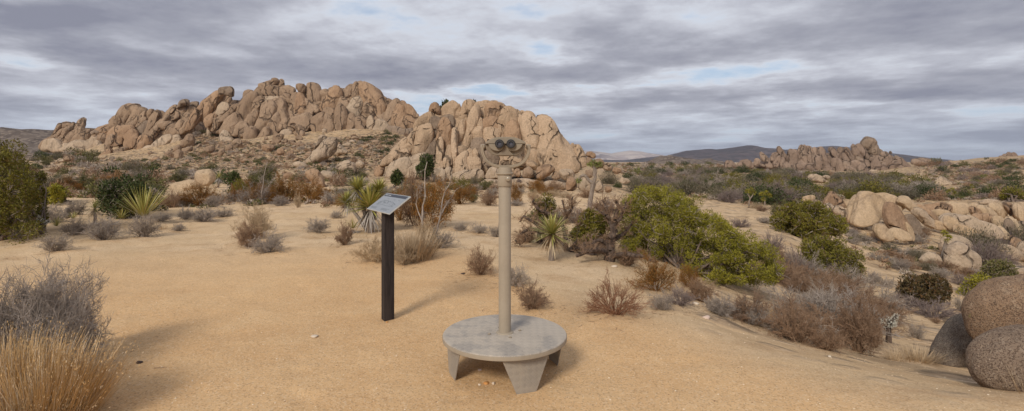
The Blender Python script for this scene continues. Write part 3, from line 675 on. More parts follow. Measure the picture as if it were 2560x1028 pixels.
# the dome in the middle
DD = lambda x, y: 58+(450-y)*.028
outcrop('rock_dome', 'high rounded dome of upright granite columns directly behind the viewer', 'rock dome', '''
0:1040,324 1043,308 1055,292 1068,284 1078,286 1082,302 1074,316 1055,322 1045,327
1:1079,294 1082,284 1094,285 1104,292 1098,301 1086,299
-1:1031,392 1035,365 1041,335 1050,322 1068,318 1075,330 1073,354 1066,374 1055,390 1040,397
-.5d:1074,347 1074,318 1077,300 1090,297 1103,305 1100,322 1094,342 1085,354 1077,352
-2o:1094,347 1095,322 1103,305 1112,302 1122,308 1126,325 1128,347 1128,367 1118,370 1108,354 1098,352
-2.5:1091,397 1092,370 1096,350 1104,350 1107,370 1105,397 1098,404 1092,404
.5d:1062,384 1066,370 1078,354 1090,350 1093,372 1091,392 1078,399 1065,395
0:978,384 982,370 1000,355 1012,350 1015,360 1008,380 995,390 982,390
-.5:1000,387 1008,365 1018,345 1028,332 1036,335 1034,357 1028,377 1018,390 1006,394
-.5:1028,347 1034,328 1040,318 1043,330 1038,352 1030,364
-1.5:955,412 962,398 978,382 992,378 997,386 990,398 975,410 962,414
-1.5:996,394 1000,380 1012,374 1020,380 1018,392 1008,402 998,400
-2.5p:962,442 968,425 985,408 1000,400 1015,402 1022,415 1015,432 1000,442 980,450
-3p:1018,412 1025,395 1045,388 1058,385 1062,395 1055,410 1040,417 1022,422
-2.5p:1014,440 1020,418 1036,412 1050,418 1052,436 1036,446
-2:1109,406 1111,395 1118,390 1126,393 1128,406 1123,417 1115,418 1110,413
-2:1115,387 1117,370 1123,364 1128,372 1128,390 1120,393
-1.5:1128,432 1129,395 1128,360 1128,338 1134,330 1141,335 1141,370 1141,400 1139,427 1133,440
1:1108,287 1108,270 1115,262 1130,255 1140,262 1143,275 1143,296 1135,298 1122,292
1:1141,292 1142,270 1146,262 1151,268 1151,292 1146,298
.5d:1104,312 1106,293 1118,289 1130,292 1134,307 1132,327 1126,327 1118,310
-.5:1140,352 1142,325 1150,308 1158,304 1163,312 1163,334 1156,352 1148,362 1141,360
.5:1150,292 1154,275 1160,260 1168,254 1180,256 1184,265 1182,280 1172,287 1168,302 1158,300
-1:1163,372 1164,340 1168,315 1174,290 1180,277 1190,274 1197,282 1196,302 1189,320 1183,342 1179,362 1172,376
-1:1181,320 1183,308 1192,297 1202,297 1206,310 1204,322 1190,324
-1.2:1181,345 1181,326 1188,320 1204,320 1207,335 1205,352 1190,352
0d:1180,397 1180,362 1186,352 1206,352 1209,375 1209,402 1200,410 1188,406
-1:1141,382 1142,370 1155,365 1165,368 1165,380 1152,386
-1.5:1140,432 1141,400 1152,388 1166,382 1167,400 1168,427 1155,434
-1.5:1168,392 1169,376 1175,372 1181,378 1181,394 1172,396
-1.5:1168,427 1168,396 1181,394 1182,410 1181,428
-1.5:1182,392 1183,376 1189,373 1195,385 1195,396 1188,399
-1.5:1182,426 1182,396 1190,396 1198,398 1201,414 1199,426
-3.5p:1078,457 1079,438 1085,428 1100,424 1108,432 1109,452 1098,464 1085,466
-3p:1062,462 1064,445 1072,434 1078,438 1079,457 1070,465
-3p:1104,442 1108,428 1120,420 1128,425 1127,442 1115,450
-3p:1128,447 1138,434 1160,428 1172,430 1176,446 1160,452 1140,454
-3p:1174,448 1178,430 1192,425 1204,430 1208,444 1194,452
.8:1186,287 1186,265 1192,259 1206,258 1217,262 1219,280 1217,298 1204,296 1192,292
-.6o:1209,320 1210,300 1216,295 1232,294 1243,300 1246,320 1238,326 1222,324
-1.5:1082,427 1086,400 1098,402 1109,407 1106,422 1095,430
-.3:1208,362 1210,330 1222,324 1245,326 1247,347 1245,364 1225,370
.2o:1216,277 1220,262 1234,259 1250,262 1255,275 1251,297 1244,320 1236,298 1222,294
1.2:1204,257 1206,252 1220,251 1227,256 1216,259
1.2:1222,258 1228,252 1240,252 1247,258 1238,261
1.2:1245,260 1252,257 1264,264 1271,273 1262,274 1250,268
1.2:1254,272 1260,267 1267,275 1262,279
1.2:1270,273 1276,268 1282,275 1274,278
1:1282,280 1286,273 1298,276 1303,288 1292,292
1.5:1299,281 1304,275 1313,280 1308,287
1:1310,287 1316,278 1328,280 1335,291 1328,296 1316,294
1.5:1327,286 1332,281 1339,290 1334,296
.8:1333,307 1336,296 1344,298 1349,307 1342,314
.4:1305,300 1308,288 1317,290 1317,302 1310,305
-.8:1252,332 1252,305 1256,285 1265,276 1280,276 1289,288 1293,307 1295,332 1285,347 1262,347
-2o:1262,347 1268,320 1275,304 1286,302 1295,315 1299,337 1299,354 1280,360 1265,358
-.4:1244,342 1245,312 1249,296 1254,310 1255,342 1250,348
0:1291,322 1290,300 1294,288 1304,292 1307,310 1306,332 1300,338
-.5:1307,347 1306,320 1308,300 1320,296 1332,300 1344,312 1347,337 1351,367 1351,397 1345,410 1328,407 1318,387 1310,367
-1:1344,332 1346,312 1352,303 1362,300 1375,305 1386,318 1396,335 1410,352 1420,365 1430,382 1436,397 1432,412 1420,420 1400,417 1380,414 1362,410 1354,382 1348,357
1:1425,372 1427,362 1432,359 1437,366 1435,380 1428,380
-.5:1434,397 1438,378 1444,368 1452,370 1460,385 1466,404 1462,412 1448,414 1438,412
-2.5:1316,414 1322,403 1332,403 1342,412 1334,418
-2.5d:1212,408 1210,385 1228,378 1245,390 1242,408 1225,414
-2:1250,412 1256,388 1275,380 1297,390 1300,410 1280,418
-1.5d:1262,385 1268,362 1285,358 1298,362 1302,382 1284,390
-1:1236,384 1240,366 1256,360 1264,372 1258,386
-3p:1216,444 1222,424 1240,418 1252,426 1250,442 1232,448
-3:1246,442 1252,424 1268,418 1282,424 1280,440 1262,446''', DD, (1250, 458), lvl=4, core='''0:1000,430 1015,370 1045,320 1075,295 1110,275 1150,268 1200,266 1250,266 1300,285 1340,305 1370,315 1400,345 1430,390 1430,415 1340,420 1250,440 1120,440''', core_dd=-.12, dj=.12, ds=.42, gw=.32, default='c', coremat=ROCKC, tl=.16, pp=6.5, rough=.65)
boulder('1069,282 1072,268 1080,257 1090,255 1098,260 1102,275 1102,289 1094,291 1080,285', 62.8, 'split upright boulder perched on the left shoulder of the dome', ROCKO)
boulder('1436,365 1438,359 1442,362 1440,370', 58.8, 'tiny knob of rock standing on the right flank of the dome', ROCK, lvl=3)
G = 'boulders at the right foot of the dome'
for s, dd, m, lab in [
('1463,390 1466,380 1476,378 1488,384 1492,393 1486,398 1474,394', 57, 'o', 'brown cap boulder right of the dome, against the sky line'),
('1463,410 1466,392 1474,393 1485,400 1481,412 1470,415', 56.5, '', 'boulder carrying the brown cap stone right of the dome'),
('1476,420 1480,404 1492,396 1505,398 1513,412 1500,424 1485,424', 55, '', 'broad rounded boulder farthest right at the dome end'),
('1505,424 1512,410 1522,406 1532,418 1526,428', 57, '', 'small low boulder past the dome end'),
('1339,437 1342,418 1350,410 1365,408 1382,414 1389,424 1380,437 1370,446 1352,450 1342,447', 50, 'o', 'big angular orange block with a flat top at the foot of the dome'),
('1377,444 1382,430 1390,426 1398,435 1403,446 1392,450', 50, '', 'small leaning boulder touching the angular orange block'),
('1394,434 1400,424 1415,422 1430,424 1438,438 1432,450 1412,452 1401,446', 51, 'p', 'pale creased boulder right of the angular orange block'),
('1413,467 1416,450 1425,442 1438,444 1444,458 1440,474 1428,480 1416,477', 42, 'o', 'smooth egg-shaped orange boulder left of the Joshua tree trunk'),
('1444,472 1450,454 1460,443 1472,448 1481,464 1478,478 1460,480', 42.5, 'p', 'pale pointed boulder directly behind the Joshua tree trunk'),
('1463,434 1464,425 1482,425 1484,440 1474,446 1465,442', 48, '', 'small square boulder above the pale pointed one'),
('1282,432 1290,420 1300,422 1304,442 1290,444', 52, 'o', 'orange block just right of the viewer neck'),
('1303,442 1306,424 1318,415 1332,422 1339,440 1330,448 1312,447', 52, '', 'rounded boulder left of the angular orange block'),
('1484,476 1487,455 1500,452 1511,465 1511,480 1495,482', 42, 'p', 'pale rounded boulder right of the Joshua tree'),
('1511,481 1514,464 1526,465 1531,478 1520,484', 42, 'o', 'small orange boulder right of the pale rounded one'),
('1528,430 1535,418 1545,416 1555,424 1552,434 1538,436', 52, 'o', 'low orange boulder on the sand right of the dome'),
('1547,454 1552,442 1565,444 1578,453 1570,459 1556,459', 48, 'p', 'pale flat boulder beside the round green bush')]:
    boulder(s, dd, lab, MATS[m], G)
G = 'smooth slabs forming the apron before the dome'
for s, dd in [('1262,460 1275,446 1310,445 1350,452 1362,462 1340,470 1290,470', 47), ('1350,466 1365,450 1395,452 1420,460 1418,474 1385,474', 45.5), ('1200,458 1212,446 1240,448 1264,454 1262,468 1235,470 1210,466', 48)]:
    boulder(s, dd, 'pale smooth slab of the low apron in front of the dome', ROCKP, G, rough=.6)

# pinnacle ridge far to the right
DF = lambda x, y: 215+(430-y)*.12
outcrop('rock_outcrop', 'distant jagged ridge of leaning pinnacles far to the right', 'rock outcrop', '''
0:1811,420 1816,406 1822,402 1827,408 1830,419
0:1827,414 1826,404 1831,401 1837,409 1838,419 1832,420
0:1842,420 1847,408 1853,406 1858,419
0:1856,419 1856,404 1862,400 1872,401 1877,412 1876,421
0:1875,420 1877,404 1881,407 1884,419
0:1885,410 1890,397 1898,398 1898,410 1888,412
0:1902,397 1902,384 1905,381 1910,387 1913,399 1910,404
0:1912,400 1912,389 1916,388 1920,395 1918,404
0:1925,400 1930,386 1943,381 1950,384 1945,396 1932,402
-1:1946,382 1948,371 1953,370 1958,376 1966,386 1970,396 1964,400 1955,392
-1:1934,414 1938,402 1946,392 1952,392 1951,407 1942,416
-1:1950,420 1952,405 1958,395 1964,396 1963,410 1956,422
-3:1958,422 1962,410 1970,408 1978,412 1981,423 1965,424
0:1970,400 1972,390 1976,378 1984,376 1991,382 1991,397 1987,410 1978,410 1972,407
1:1990,390 1994,382 2000,388 2002,397 1996,402
0:1998,382 2004,371 2010,366 2016,372 2019,380 2020,402 2014,412 2008,406 2004,392
1:2008,372 2009,364 2014,363 2018,368 2016,375
0:2019,374 2020,366 2026,367 2030,372 2033,384 2028,392 2022,384
-1:2020,402 2022,388 2028,388 2031,402 2026,412
0:2032,397 2034,378 2040,370 2048,374 2051,387 2044,397
-2:2035,412 2036,395 2044,391 2052,396 2054,412 2046,422 2038,420
0:2048,394 2050,378 2056,374 2064,378 2066,390 2070,402 2076,412 2081,426 2065,427 2055,412
-3:1985,422 1990,412 2000,410 2005,420 1998,426
-3:2015,422 2020,412 2030,408 2036,420 2030,428 2018,428
0:2078,387 2080,375 2088,376 2100,384 2105,396 2098,400 2086,394
2:2072,378 2075,370 2085,369 2088,377 2080,382
2:2095,376 2103,368 2108,374 2111,382 2098,383
-2:2093,432 2096,410 2100,399 2105,404 2107,422 2100,434
0:2112,378 2116,372 2124,374 2130,384 2136,394 2141,404 2132,407 2124,400 2118,390
0:2105,396 2110,382 2118,388 2121,400 2112,404
2:2128,368 2134,361 2142,364 2145,372 2134,374
0:2134,388 2135,374 2142,372 2148,380 2155,394 2150,400 2140,398
-1:2146,378 2150,366 2156,364 2162,370 2168,384 2175,396 2172,403 2164,400 2158,390
-1:2176,400 2178,390 2190,387 2200,392 2203,402 2192,406 2180,404
1:2200,388 2203,382 2215,380 2225,384 2231,392 2220,397 2206,394
1d:2195,382 2198,374 2206,375 2209,384 2200,386
-1:2211,404 2214,394 2222,389 2232,390 2241,399 2236,408 2226,412 2216,410
0d:2236,398 2240,390 2248,392 2251,402 2242,406
-2:2179,422 2184,405 2194,398 2202,405 2205,420 2196,426 2184,426
-2:2227,424 2232,408 2244,402 2251,410 2255,424 2240,430
-1:2250,427 2246,405 2252,396 2262,400 2270,410 2278,424 2281,434 2262,434
-2:2129,417 2134,404 2144,402 2151,410 2146,420 2136,424
-3:2144,430 2148,415 2156,410 2168,415 2173,430 2158,437
-2:2151,410 2156,398 2168,400 2173,410 2164,416
-2:2199,400 2203,392 2210,394 2213,404 2206,408
-3:2203,427 2208,412 2218,414 2224,426 2214,432
-3:2119,437 2125,420 2135,420 2143,432 2138,440
-4p:2171,432 2180,424 2194,426 2197,434 2180,437
-1:2205,412 2209,404 2216,408 2217,418 2208,420
-1:2060,430 2066,416 2076,418 2080,430 2070,434
-1:2106,420 2110,404 2120,404 2124,418 2114,424
-1:2080,410 2084,396 2094,398 2096,412 2086,418
-1d:2142,402 2146,392 2156,396 2158,406 2148,410''', DF, (2080, 433), default='f', lvl=4, core='''0:1900,422 1920,400 1960,392 2000,385 2040,382 2080,384 2130,378 2170,378 2210,388 2250,402 2272,430 2200,432 2060,430''', core_dd=.8, ds=.6, coremat=ROCKF)
boulder('2151,366 2158,352 2166,344 2174,341 2182,344 2188,356 2192,366 2197,378 2190,390 2178,392 2170,384 2160,374', 221, 'great pointed monolith crowning the distant right ridge', ROCKD, facets=4)
boulder('2222,381 2226,377 2231,380 2230,385 2224,385', 221, 'small cap stone perched right of the great pointed monolith', ROCKD, lvl=3)
boulder('2280,410 2284,398 2294,396 2304,394 2318,395 2326,400 2329,416 2320,424 2308,422 2298,414 2288,413', 205, 'massive rounded block standing apart right of the distant ridge', ROCKF)
boulder('2368,413 2370,404 2377,400 2384,403 2386,410 2378,415', 215, 'pale round boulder alone on the right hill skyline', ROCKP, lvl=3)
boulder('2321,432 2330,426 2334,425 2339,436 2325,438', None, 'angular grey block below the massive rounded block', ROCKD, lvl=3)
boulder('2280,432 2288,416 2300,418 2320,424 2322,434 2300,438', 200, 'low broken ledge under the massive rounded block', ROCKF, lvl=3)
outcrop('rock_outcrop', 'small pile of upright blocks topping the hill at the right edge', 'rock outcrop', '''
0:2495,400 2502,390 2508,391 2513,400
0:2507,400 2510,387 2518,385 2521,400
0:2519,400 2520,384 2528,381 2532,390 2531,402
0:2530,400 2531,388 2538,382 2543,388 2546,400
0:2542,402 2546,394 2553,402 2550,407
0:2515,394 2517,385 2524,382 2526,392''', lambda x, y: 208, (2520, 402), default='f', lvl=3)
G = 'whaleback slabs rising from the valley brush'
boulder('2014,451 2024,436 2040,434 2055,440 2069,452 2060,460 2040,457', None, 'cream whaleback slab in the valley brush below the distant ridge', ROCKP, G, p=2.2, rough=.5)
boulder('2052,442 2066,436 2079,443 2070,450', 96, 'small cream slab beside the larger whaleback', ROCKP, G, p=2.2, rough=.5, lvl=3)
boulder('2249,453 2256,443 2270,441 2284,450 2291,460 2284,466 2268,461', None, 'orange whaleback slab slanting down to the right in the valley', ROCKS, G, p=2.2, rough=.5)
boulder('2333,466 2345,445 2355,439 2365,446 2378,458 2386,467 2360,468', None, 'pale tent-shaped slab at the foot of the right hill', ROCKP, G, p=2.2, rough=.5)
boulder('2444,510 2456,500 2475,496 2495,500 2504,510 2475,515', None, 'olive-stained flat slab just behind the long ledge', ROCKP, G, p=2.2, rough=.5)

# outcrop in the right middle distance
DM = lambda x, y: 34+(560-y)*.05
outcrop('rock_outcrop', 'cluster of smooth bald domes with one tall standing block in the right middle distance', 'rock outcrop', '''
0:2113,548 2120,525 2130,508 2145,496 2155,498 2152,517 2144,536 2132,552
-1:2130,552 2142,530 2150,510 2158,494 2168,488 2184,489 2200,496 2212,510 2219,527 2210,536 2190,541 2175,550 2150,556
1.5:2190,496 2200,488 2215,487 2232,491 2246,502 2251,514 2240,522 2225,522 2210,510
1:2246,507 2250,497 2262,494 2276,496 2288,506 2293,520 2285,528 2270,524 2256,510
-3o:2217,555 2220,530 2228,518 2238,514 2248,520 2260,535 2267,550 2269,567 2269,583 2255,578 2240,573 2225,569
-2.5:2228,584 2240,574 2258,576 2268,585 2271,597 2255,600 2240,596
-3.5:2188,578 2193,567 2203,564 2214,572 2224,582 2231,596 2215,600 2200,594
-2:2267,592 2268,570 2270,558 2280,568 2286,584 2280,599
-1d:2266,560 2270,545 2285,541 2297,552 2301,570 2296,584 2284,582 2272,570
1o:2058,511 2066,498 2076,487 2086,484 2096,488 2102,500 2105,515 2092,520 2073,518
1o:2096,517 2100,501 2108,502 2113,516 2106,522
0p:2064,521 2070,511 2080,510 2088,518 2092,532 2080,535
1:2007,500 2014,492 2028,490 2038,492 2034,504 2018,508
0d:2034,507 2038,501 2048,501 2057,508 2052,516 2042,515
1:2109,513 2116,504 2128,505 2134,514 2122,521
0p:2088,530 2094,516 2106,520 2115,534 2110,543 2098,541
0:2236,524 2242,514 2252,516 2258,526 2250,532''', DM, (2180, 575), default='s', lvl=4, rough=.55)
DL = lambda x, y: 43+(530-y)*.06
outcrop('rock_ledge', 'long ledge of cracked rounded blocks running off the right edge', 'rock ledge', '''
-5p:2286,535 2292,522 2305,524 2320,538 2334,555 2338,566 2322,566 2303,550
-5o:2294,524 2300,516 2312,516 2324,525 2333,540 2336,556 2326,549 2312,532
0o:2318,523 2322,514 2336,514 2347,520 2346,532 2330,535
0o:2337,520 2342,510 2355,508 2370,510 2381,518 2376,528 2360,528 2345,526
-2:2331,537 2340,527 2355,525 2368,528 2372,536 2355,540
0:2377,526 2378,510 2392,507 2404,512 2413,526 2400,535 2388,533
0:2397,514 2408,508 2420,512 2427,524 2416,528 2407,522
0:2423,520 2428,510 2442,509 2449,517 2440,524
-1o:2422,528 2427,519 2440,519 2455,526 2456,536 2440,538 2427,535
-.5:2443,522 2452,514 2468,518 2484,526 2493,538 2486,543 2470,541 2455,537
-1o:2433,543 2442,535 2456,538 2459,548 2450,552 2437,549
-1o:2458,553 2460,538 2472,537 2480,544 2478,558 2466,559
-1o:2477,558 2480,542 2490,540 2494,549 2489,563 2482,564
-1.5:2491,560 2494,545 2504,543 2514,552 2519,564 2514,573 2502,569
.5:2473,523 2480,510 2495,511 2508,525 2513,538 2500,543 2487,533
1:2489,514 2500,509 2512,515 2519,530 2514,538 2503,527
1o:2509,515 2518,509 2534,510 2541,522 2538,541 2528,541 2516,527
0:2539,524 2546,512 2562,510 2585,520 2600,540 2565,552 2548,553 2539,541
-2:2477,594 2478,572 2482,563 2492,566 2496,582 2492,598
-2:2499,590 2500,572 2508,568 2516,573 2518,592 2508,596
-2d:2516,585 2518,560 2526,551 2534,556 2537,577 2536,594 2525,598
-2:2535,580 2534,555 2538,549 2548,550 2555,567 2557,590 2550,600 2540,596
-3o:2528,614 2532,600 2540,593 2552,598 2559,608 2556,618 2540,620
-5p:2500,628 2512,614 2530,618 2550,628 2580,642 2545,650 2518,640
-3p:2398,562 2410,545 2430,545 2455,555 2476,564 2482,584 2465,592 2440,578 2412,572
-3p:2348,556 2360,540 2385,536 2400,540 2416,550 2405,562 2380,558 2360,560
-4:2371,558 2375,545 2386,545 2396,556 2399,570 2390,573 2379,566
-4:2359,564 2366,556 2380,563 2393,572 2388,579 2373,576
-4:2334,564 2342,553 2354,557 2365,570 2355,576 2341,572
-4.5:2394,580 2400,564 2415,566 2431,577 2425,586 2407,584
-9p:2362,622 2372,602 2390,592 2410,600 2425,614 2432,628 2420,646 2400,648 2378,638
-1d:2556,585 2560,560 2575,560 2590,580 2585,610 2566,612''', DL, (2430, 600), default='s', lvl=4, rough=.6, dj=.4)

G = 'slabs on the bank below the long ledge'
for s_, lab in [('2362,662 2378,618 2405,600 2432,622 2446,655 2425,676 2385,678', 'big grey-cream slab in the middle of the bank below the ledge'), ('2438,648 2458,612 2495,602 2530,622 2524,652 2475,660', 'broad cream slab on the bank right of the big grey-cream one'),
               ('2296,654 2318,630 2345,635 2352,658 2320,666', 'low cream slab on the bank left of the leaning Joshua tree'), ('2478,702 2505,668 2560,658 2600,690 2545,715', 'cream slab at the right edge above the bright green bush'), ('2540,640 2560,606 2600,600 2620,650 2570,665', 'cream boulder cut off by the right edge below the ledge')]:
    boulder(s_, None, lab, ROCKP, G, p=2.6, rough=.7)

# near boulders at the right edge
G = 'coarse boulders at the right edge'
boulder('2424,800 2426,772 2438,748 2464,722 2504,702 2562,691 2620,700 2655,745 2660,810 2630,862 2560,884 2490,888 2455,872 2432,840', 5.3, 'big coarse-grained boulder leaning over the front one at the right edge', NEARROCK, G, lvl=5, p=2.15, facets=2, rough=.3, thick=.8)
boulder('2430,925 2436,893 2456,866 2490,840 2540,822 2600,818 2660,845 2700,905 2680,960 2620,990 2550,994 2490,982 2445,962', 4.0, 'lowest coarse-grained boulder in the bottom right corner', NEARROCK2, G, lvl=5, p=2.15, facets=2, rough=.3, thick=.8)
boulder('2325,915 2345,870 2375,830 2400,800 2430,786 2470,800 2470,850 2450,905 2410,918 2360,918', 6.0, 'smooth grey slab lying behind the two coarse boulders', NEARGREY, G, lvl=5, p=2.2, facets=3, rough=.35)
boulder('2512,722 2522,702 2550,690 2600,684 2640,720 2600,760 2550,750', 6.3, 'top of a brown boulder peeping over the big coarse one', NEARROCK, G, lvl=4, p=2.2, facets=2, rough=.35)

# loose rubble
_rv = []
for i in range(8):
    V, Fc = ico(2); r_ = np.random.default_rng(500+i); U = V.copy()
    for _ in range(8):
        n = r_.normal(size=3); n /= np.linalg.norm(n); h = r_.uniform(.45, .8); s = U@n; U = U-np.outer(np.maximum(s-h, 0)*.95, n)
    U = U*[1, r_.uniform(.7, 1), r_.uniform(.45, .8)]*(1+.12*pnoise(V*1.6+i, i))[:, None]; _rv.append((U, Fc))
def in_poly(x, y, P):
    c = False; j = len(P)-1
    for i in range(len(P)):
        if (P[i][1] > y) != (P[j][1] > y) and x < (P[j][0]-P[i][0])*(y-P[i][1])/(P[j][1]-P[i][1])+P[i][0]: c = not c
        j = i
    return c
def sample_zone(poly, n, r_=rnd):
    xs = [p[0] for p in poly]; ys = [p[1] for p in poly]; out = []
    k = 0
    while len(out) < n and k < n*40:
        k += 1; x = r_.uniform(min(xs), max(xs)); y = r_.uniform(min(ys), max(ys))
        if in_poly(x, y, poly): out.append((x, y))
    return out
_rm = {}
def stones(poly, n, smin, smax, label, group, mats, stuff_n=0, cat='stone', name='stone', stufflabel=None, stuffname='rubble'):
    pts = sample_zone(poly, n+stuff_n); acc = [[], []]; off = 0
    for i, (px, py) in enumerate(pts):
        g = hit(px, py); s = (smin+(smax-smin)*rnd.random()**2.5)*g.y/F/2; mt = rnd.choice(mats); k = rnd.randrange(8)
        if i < n:
            if (k, mt.name) not in _rm: _rm[(k, mt.name)] = npmesh(name, _rv[k][0], _rv[k][1], mt, False)
            o = mobj(name, _rm[(k, mt.name)], None, g+Vector((0, 0, s*.2))); o.scale = (s*1.15, s*1.15, s); o.rotation_euler = (rnd.uniform(-.4, .4), rnd.uniform(-.4, .4), rnd.uniform(0, 6.3))
            tag(o, label, cat, group)
        else:
            s *= .6; a = rnd.uniform(0, 6.3); U = _rv[k][0]; ca, sa = math.cos(a), math.sin(a)
            Q = np.stack([U[:, 0]*ca-U[:, 1]*sa, U[:, 0]*sa+U[:, 1]*ca, U[:, 2]], 1)*s+[g.x, g.y, g.z+s*.2]
            acc[0].append(Q); acc[1].append(_rv[k][1]+off); off += len(Q)
    if stuff_n: tag(mobj(stuffname, npmesh(stuffname, np.concatenate(acc[0]), np.concatenate(acc[1]), mats[0])), stufflabel or label, 'rubble', kind='stuff')
slope = parse('150,404 260,396 300,404 400,398 450,385 480,350 520,315 560,345 640,358 740,360 800,360 870,340 960,345 1000,350 960,400 930,430 860,440 760,425 640,425 480,425 300,420 160,418')
stones(slope, 100, 3, 13, 'weathered tan stone lying on the open slope below the left ridges', 'stones on the slope below the left ridges', [ROCK, ROCKP, ROCKP, ROCKO], 4600, stufflabel='small tan rubble scattered over the slope below the left ridges')
stones(parse('500,318 540,290 560,300 555,340 600,372 520,360 490,345'), 22, 4, 12, 'broken block in the rubble gully between the two left ridges', 'blocks in the rubble gully', [ROCK, ROCKP], 300, stufflabel='broken rubble filling the gully between the two left ridges')
stones(parse('890,345 1000,320 1030,330 1000,360 960,400 900,390'), 25, 4, 13, 'tan stone in the gully left of the dome', 'stones in the gully left of the dome', [ROCK, ROCKP], 500, stufflabel='rubble in the gully left of the dome')
stones(parse('2110,560 2200,545 2230,580 2300,590 2340,640 2460,660 2440,690 2300,640 2220,640 2110,600'), 45, 5, 17, 'pale stone on the sandy bank below the bald domes', 'stones below the bald domes', [ROCKP, ROCKP, ROCK], 500, stufflabel='pale rubble on the bank below the bald domes')
stones(parse('2380,570 2400,572 2440,600 2470,630 2450,650 2420,620 2390,600'), 25, 5, 12, 'white angular stone in the crumbling bank beside the grey slab', 'white stones of the crumbling bank', [ROCKP], 300, stufflabel='crumbled white stone debris beside the grey slab')
stones(parse('2165,548 2200,530 2215,540 2205,570 2170,566'), 12, 5, 13, 'white upright shard in the crack below the big bald dome', 'white shards below the big bald dome', [ROCKP])
stones(parse('2290,410 2400,415 2500,402 2560,405 2560,470 2400,450 2290,440'), 28, 3, 10, 'small stone among the scrub of the right-hand hill', 'stones on the right-hand hill', [ROCKF, ROCK, ROCKP], 1200, stufflabel='small rubble over the right-hand hill')
stones(parse('1000,448 1100,462 1260,462 1420,475 1560,480 1560,500 1400,490 1200,480 1020,470'), 14, 4, 12, 'small stone on the sand in front of the dome', 'stones before the dome', [ROCKP, ROCK], 120, stufflabel='gravelly rubble on the sand before the dome')
stones(parse('1560,405 1640,398 1700,395 1800,405 1810,412 1600,412'), 5, 3, 7, 'small stone on the low rocky hill below the dark mountain', 'stones on the low rocky hill', [ROCKF], 0)

stones(parse('200,388 300,392 450,374 485,400 450,432 300,425 160,418'), 0, 3, 12, 'x', 'x', [ROCKP], 1100, stufflabel='pale rubble on the apron below the lower left ridge')
stones(parse('500,318 560,345 700,362 860,345 960,350 930,400 700,420 520,400'), 0, 3, 12, 'x', 'x', [ROCK], 1300, stufflabel='brown rubble on the upper slope below the tallest ridge')
stones(parse('250,392 420,380 480,345 520,330 560,348 700,356 880,348 960,345 1000,350 940,410 860,430 700,410 520,405 300,408'), 75, 8, 24, 'weathered brown boulder among the rubble of the upper left slope', 'boulders in the rubble of the upper left slope', [ROCK, ROCK, ROCKP, ROCKO], cat='boulder', name='boulder')
def single_stone(px, py, wpx, hpx, label, mat, k=0):
    g = hit(px, py); s = wpx/F*g.y/2
    me = npmesh('stone', _rv[k][0], _rv[k][1], mat, True); o = mobj('stone', me, None, g+Vector((0, 0, s*.15))); o.scale = (s, s, s*hpx/wpx*1.6); o.rotation_euler = (0, 0, k)
    tag(o, label, 'stone')
def plainmat(name, c, rough=.9, metal=0, spec=.2, n=0.15, sc=30, bump=.3, bd=.003):
    t = NT(name); p = t.obj(); v = t.noise(p, sc, 4, .6)
    col = t.mix(n, c, t.ramp(v, [(.3, tuple(q*.45 for q in c)), (.7, tuple(min(1, q*1.3) for q in c))]))
    return t.fin(col, rough, t.bump(v, bump, bd), metal, spec)
PEBO = plainmat('orange_pebble', (.62, .30, .10)); PEBW = plainmat('pale_pebble', (.66, .55, .42)); PEBD = plainmat('dark_clod', (.08, .055, .045)); PEBR = plainmat('pinkish_stone', (.62, .47, .38))
single_stone(1216, 959, 22, 10, 'orange pebble under the front of the viewer platform', PEBO, 1)
single_stone(1234, 960, 15, 9, 'pale pebble beside the orange one under the viewer platform', PEBW, 2)
single_stone(1199, 963, 9, 6, 'smallest pale pebble, left of the orange one', PEBW, 3)
single_stone(1200, 928, 14, 7, 'sandy pebble in the shade beneath the viewer platform', PEBR, 4)
single_stone(349, 909, 16, 11, 'small dark clod alone on the sand near the golden grass', PEBD, 3)
single_stone(786, 845, 24, 7, 'pale flat stone half buried in the sand left of the sign post', PEBW, 5)
single_stone(1766, 797, 24, 17, 'pink-white stone in front of the olive juniper', PEBR, 6)
single_stone(1535, 668, 20, 6, 'pale flat stone on the sand before the dead trunk', PEBW, 7)
single_stone(1740, 762, 26, 9, 'flat tan stone among the twigs under the juniper', PEBW, 1)
single_stone(968, 807, 9, 5, 'reddish pebble at the foot of the sign post', PEBO, 2)
single_stone(2074, 893, 12, 7, 'tan stone under the edge of the tangled brown bush', PEBW, 4)
single_stone(1158, 686, 14, 7, 'dark red stone left of the brown round bush', PEBD, 6)
def gravel():
    A = []; B = []; off = 0; V, Fc = ico(1); n = 9000
    r_ = np.random.default_rng(3); dd = np.exp(r_.uniform(math.log(2.3), math.log(11), n)); u = r_.uniform(-1.08, 1.08, n)
    X = u*dd; Z = ground_np(X, dd); sz = .0022+.006*r_.random(n)**5
    for i in range(n):
        if math.hypot(X[i]+.056, dd[i]-3.93) < .3: continue
        q = V*[1, r_.uniform(.7, 1), .6]*sz[i]+[X[i], dd[i], Z[i]]
        A.append(q); B.append(Fc+off); off += len(q)
    t = NT('gravel_grains'); r = t.n.new('ShaderNodeNewGeometry').outputs['Random Per Island']
    m = t.fin(t.ramp(r, [(0, (.20, .11, .06)), (.25, (.50, .33, .18)), (.6, (.66, .48, .30)), (1, (.80, .68, .50))]), .9)
    tag(mobj('gravel', npmesh('gravel', np.concatenate(A), np.concatenate(B), m, True)), 'coarse granite grit on the sandy track', 'gravel', kind='stuff')
gravel()
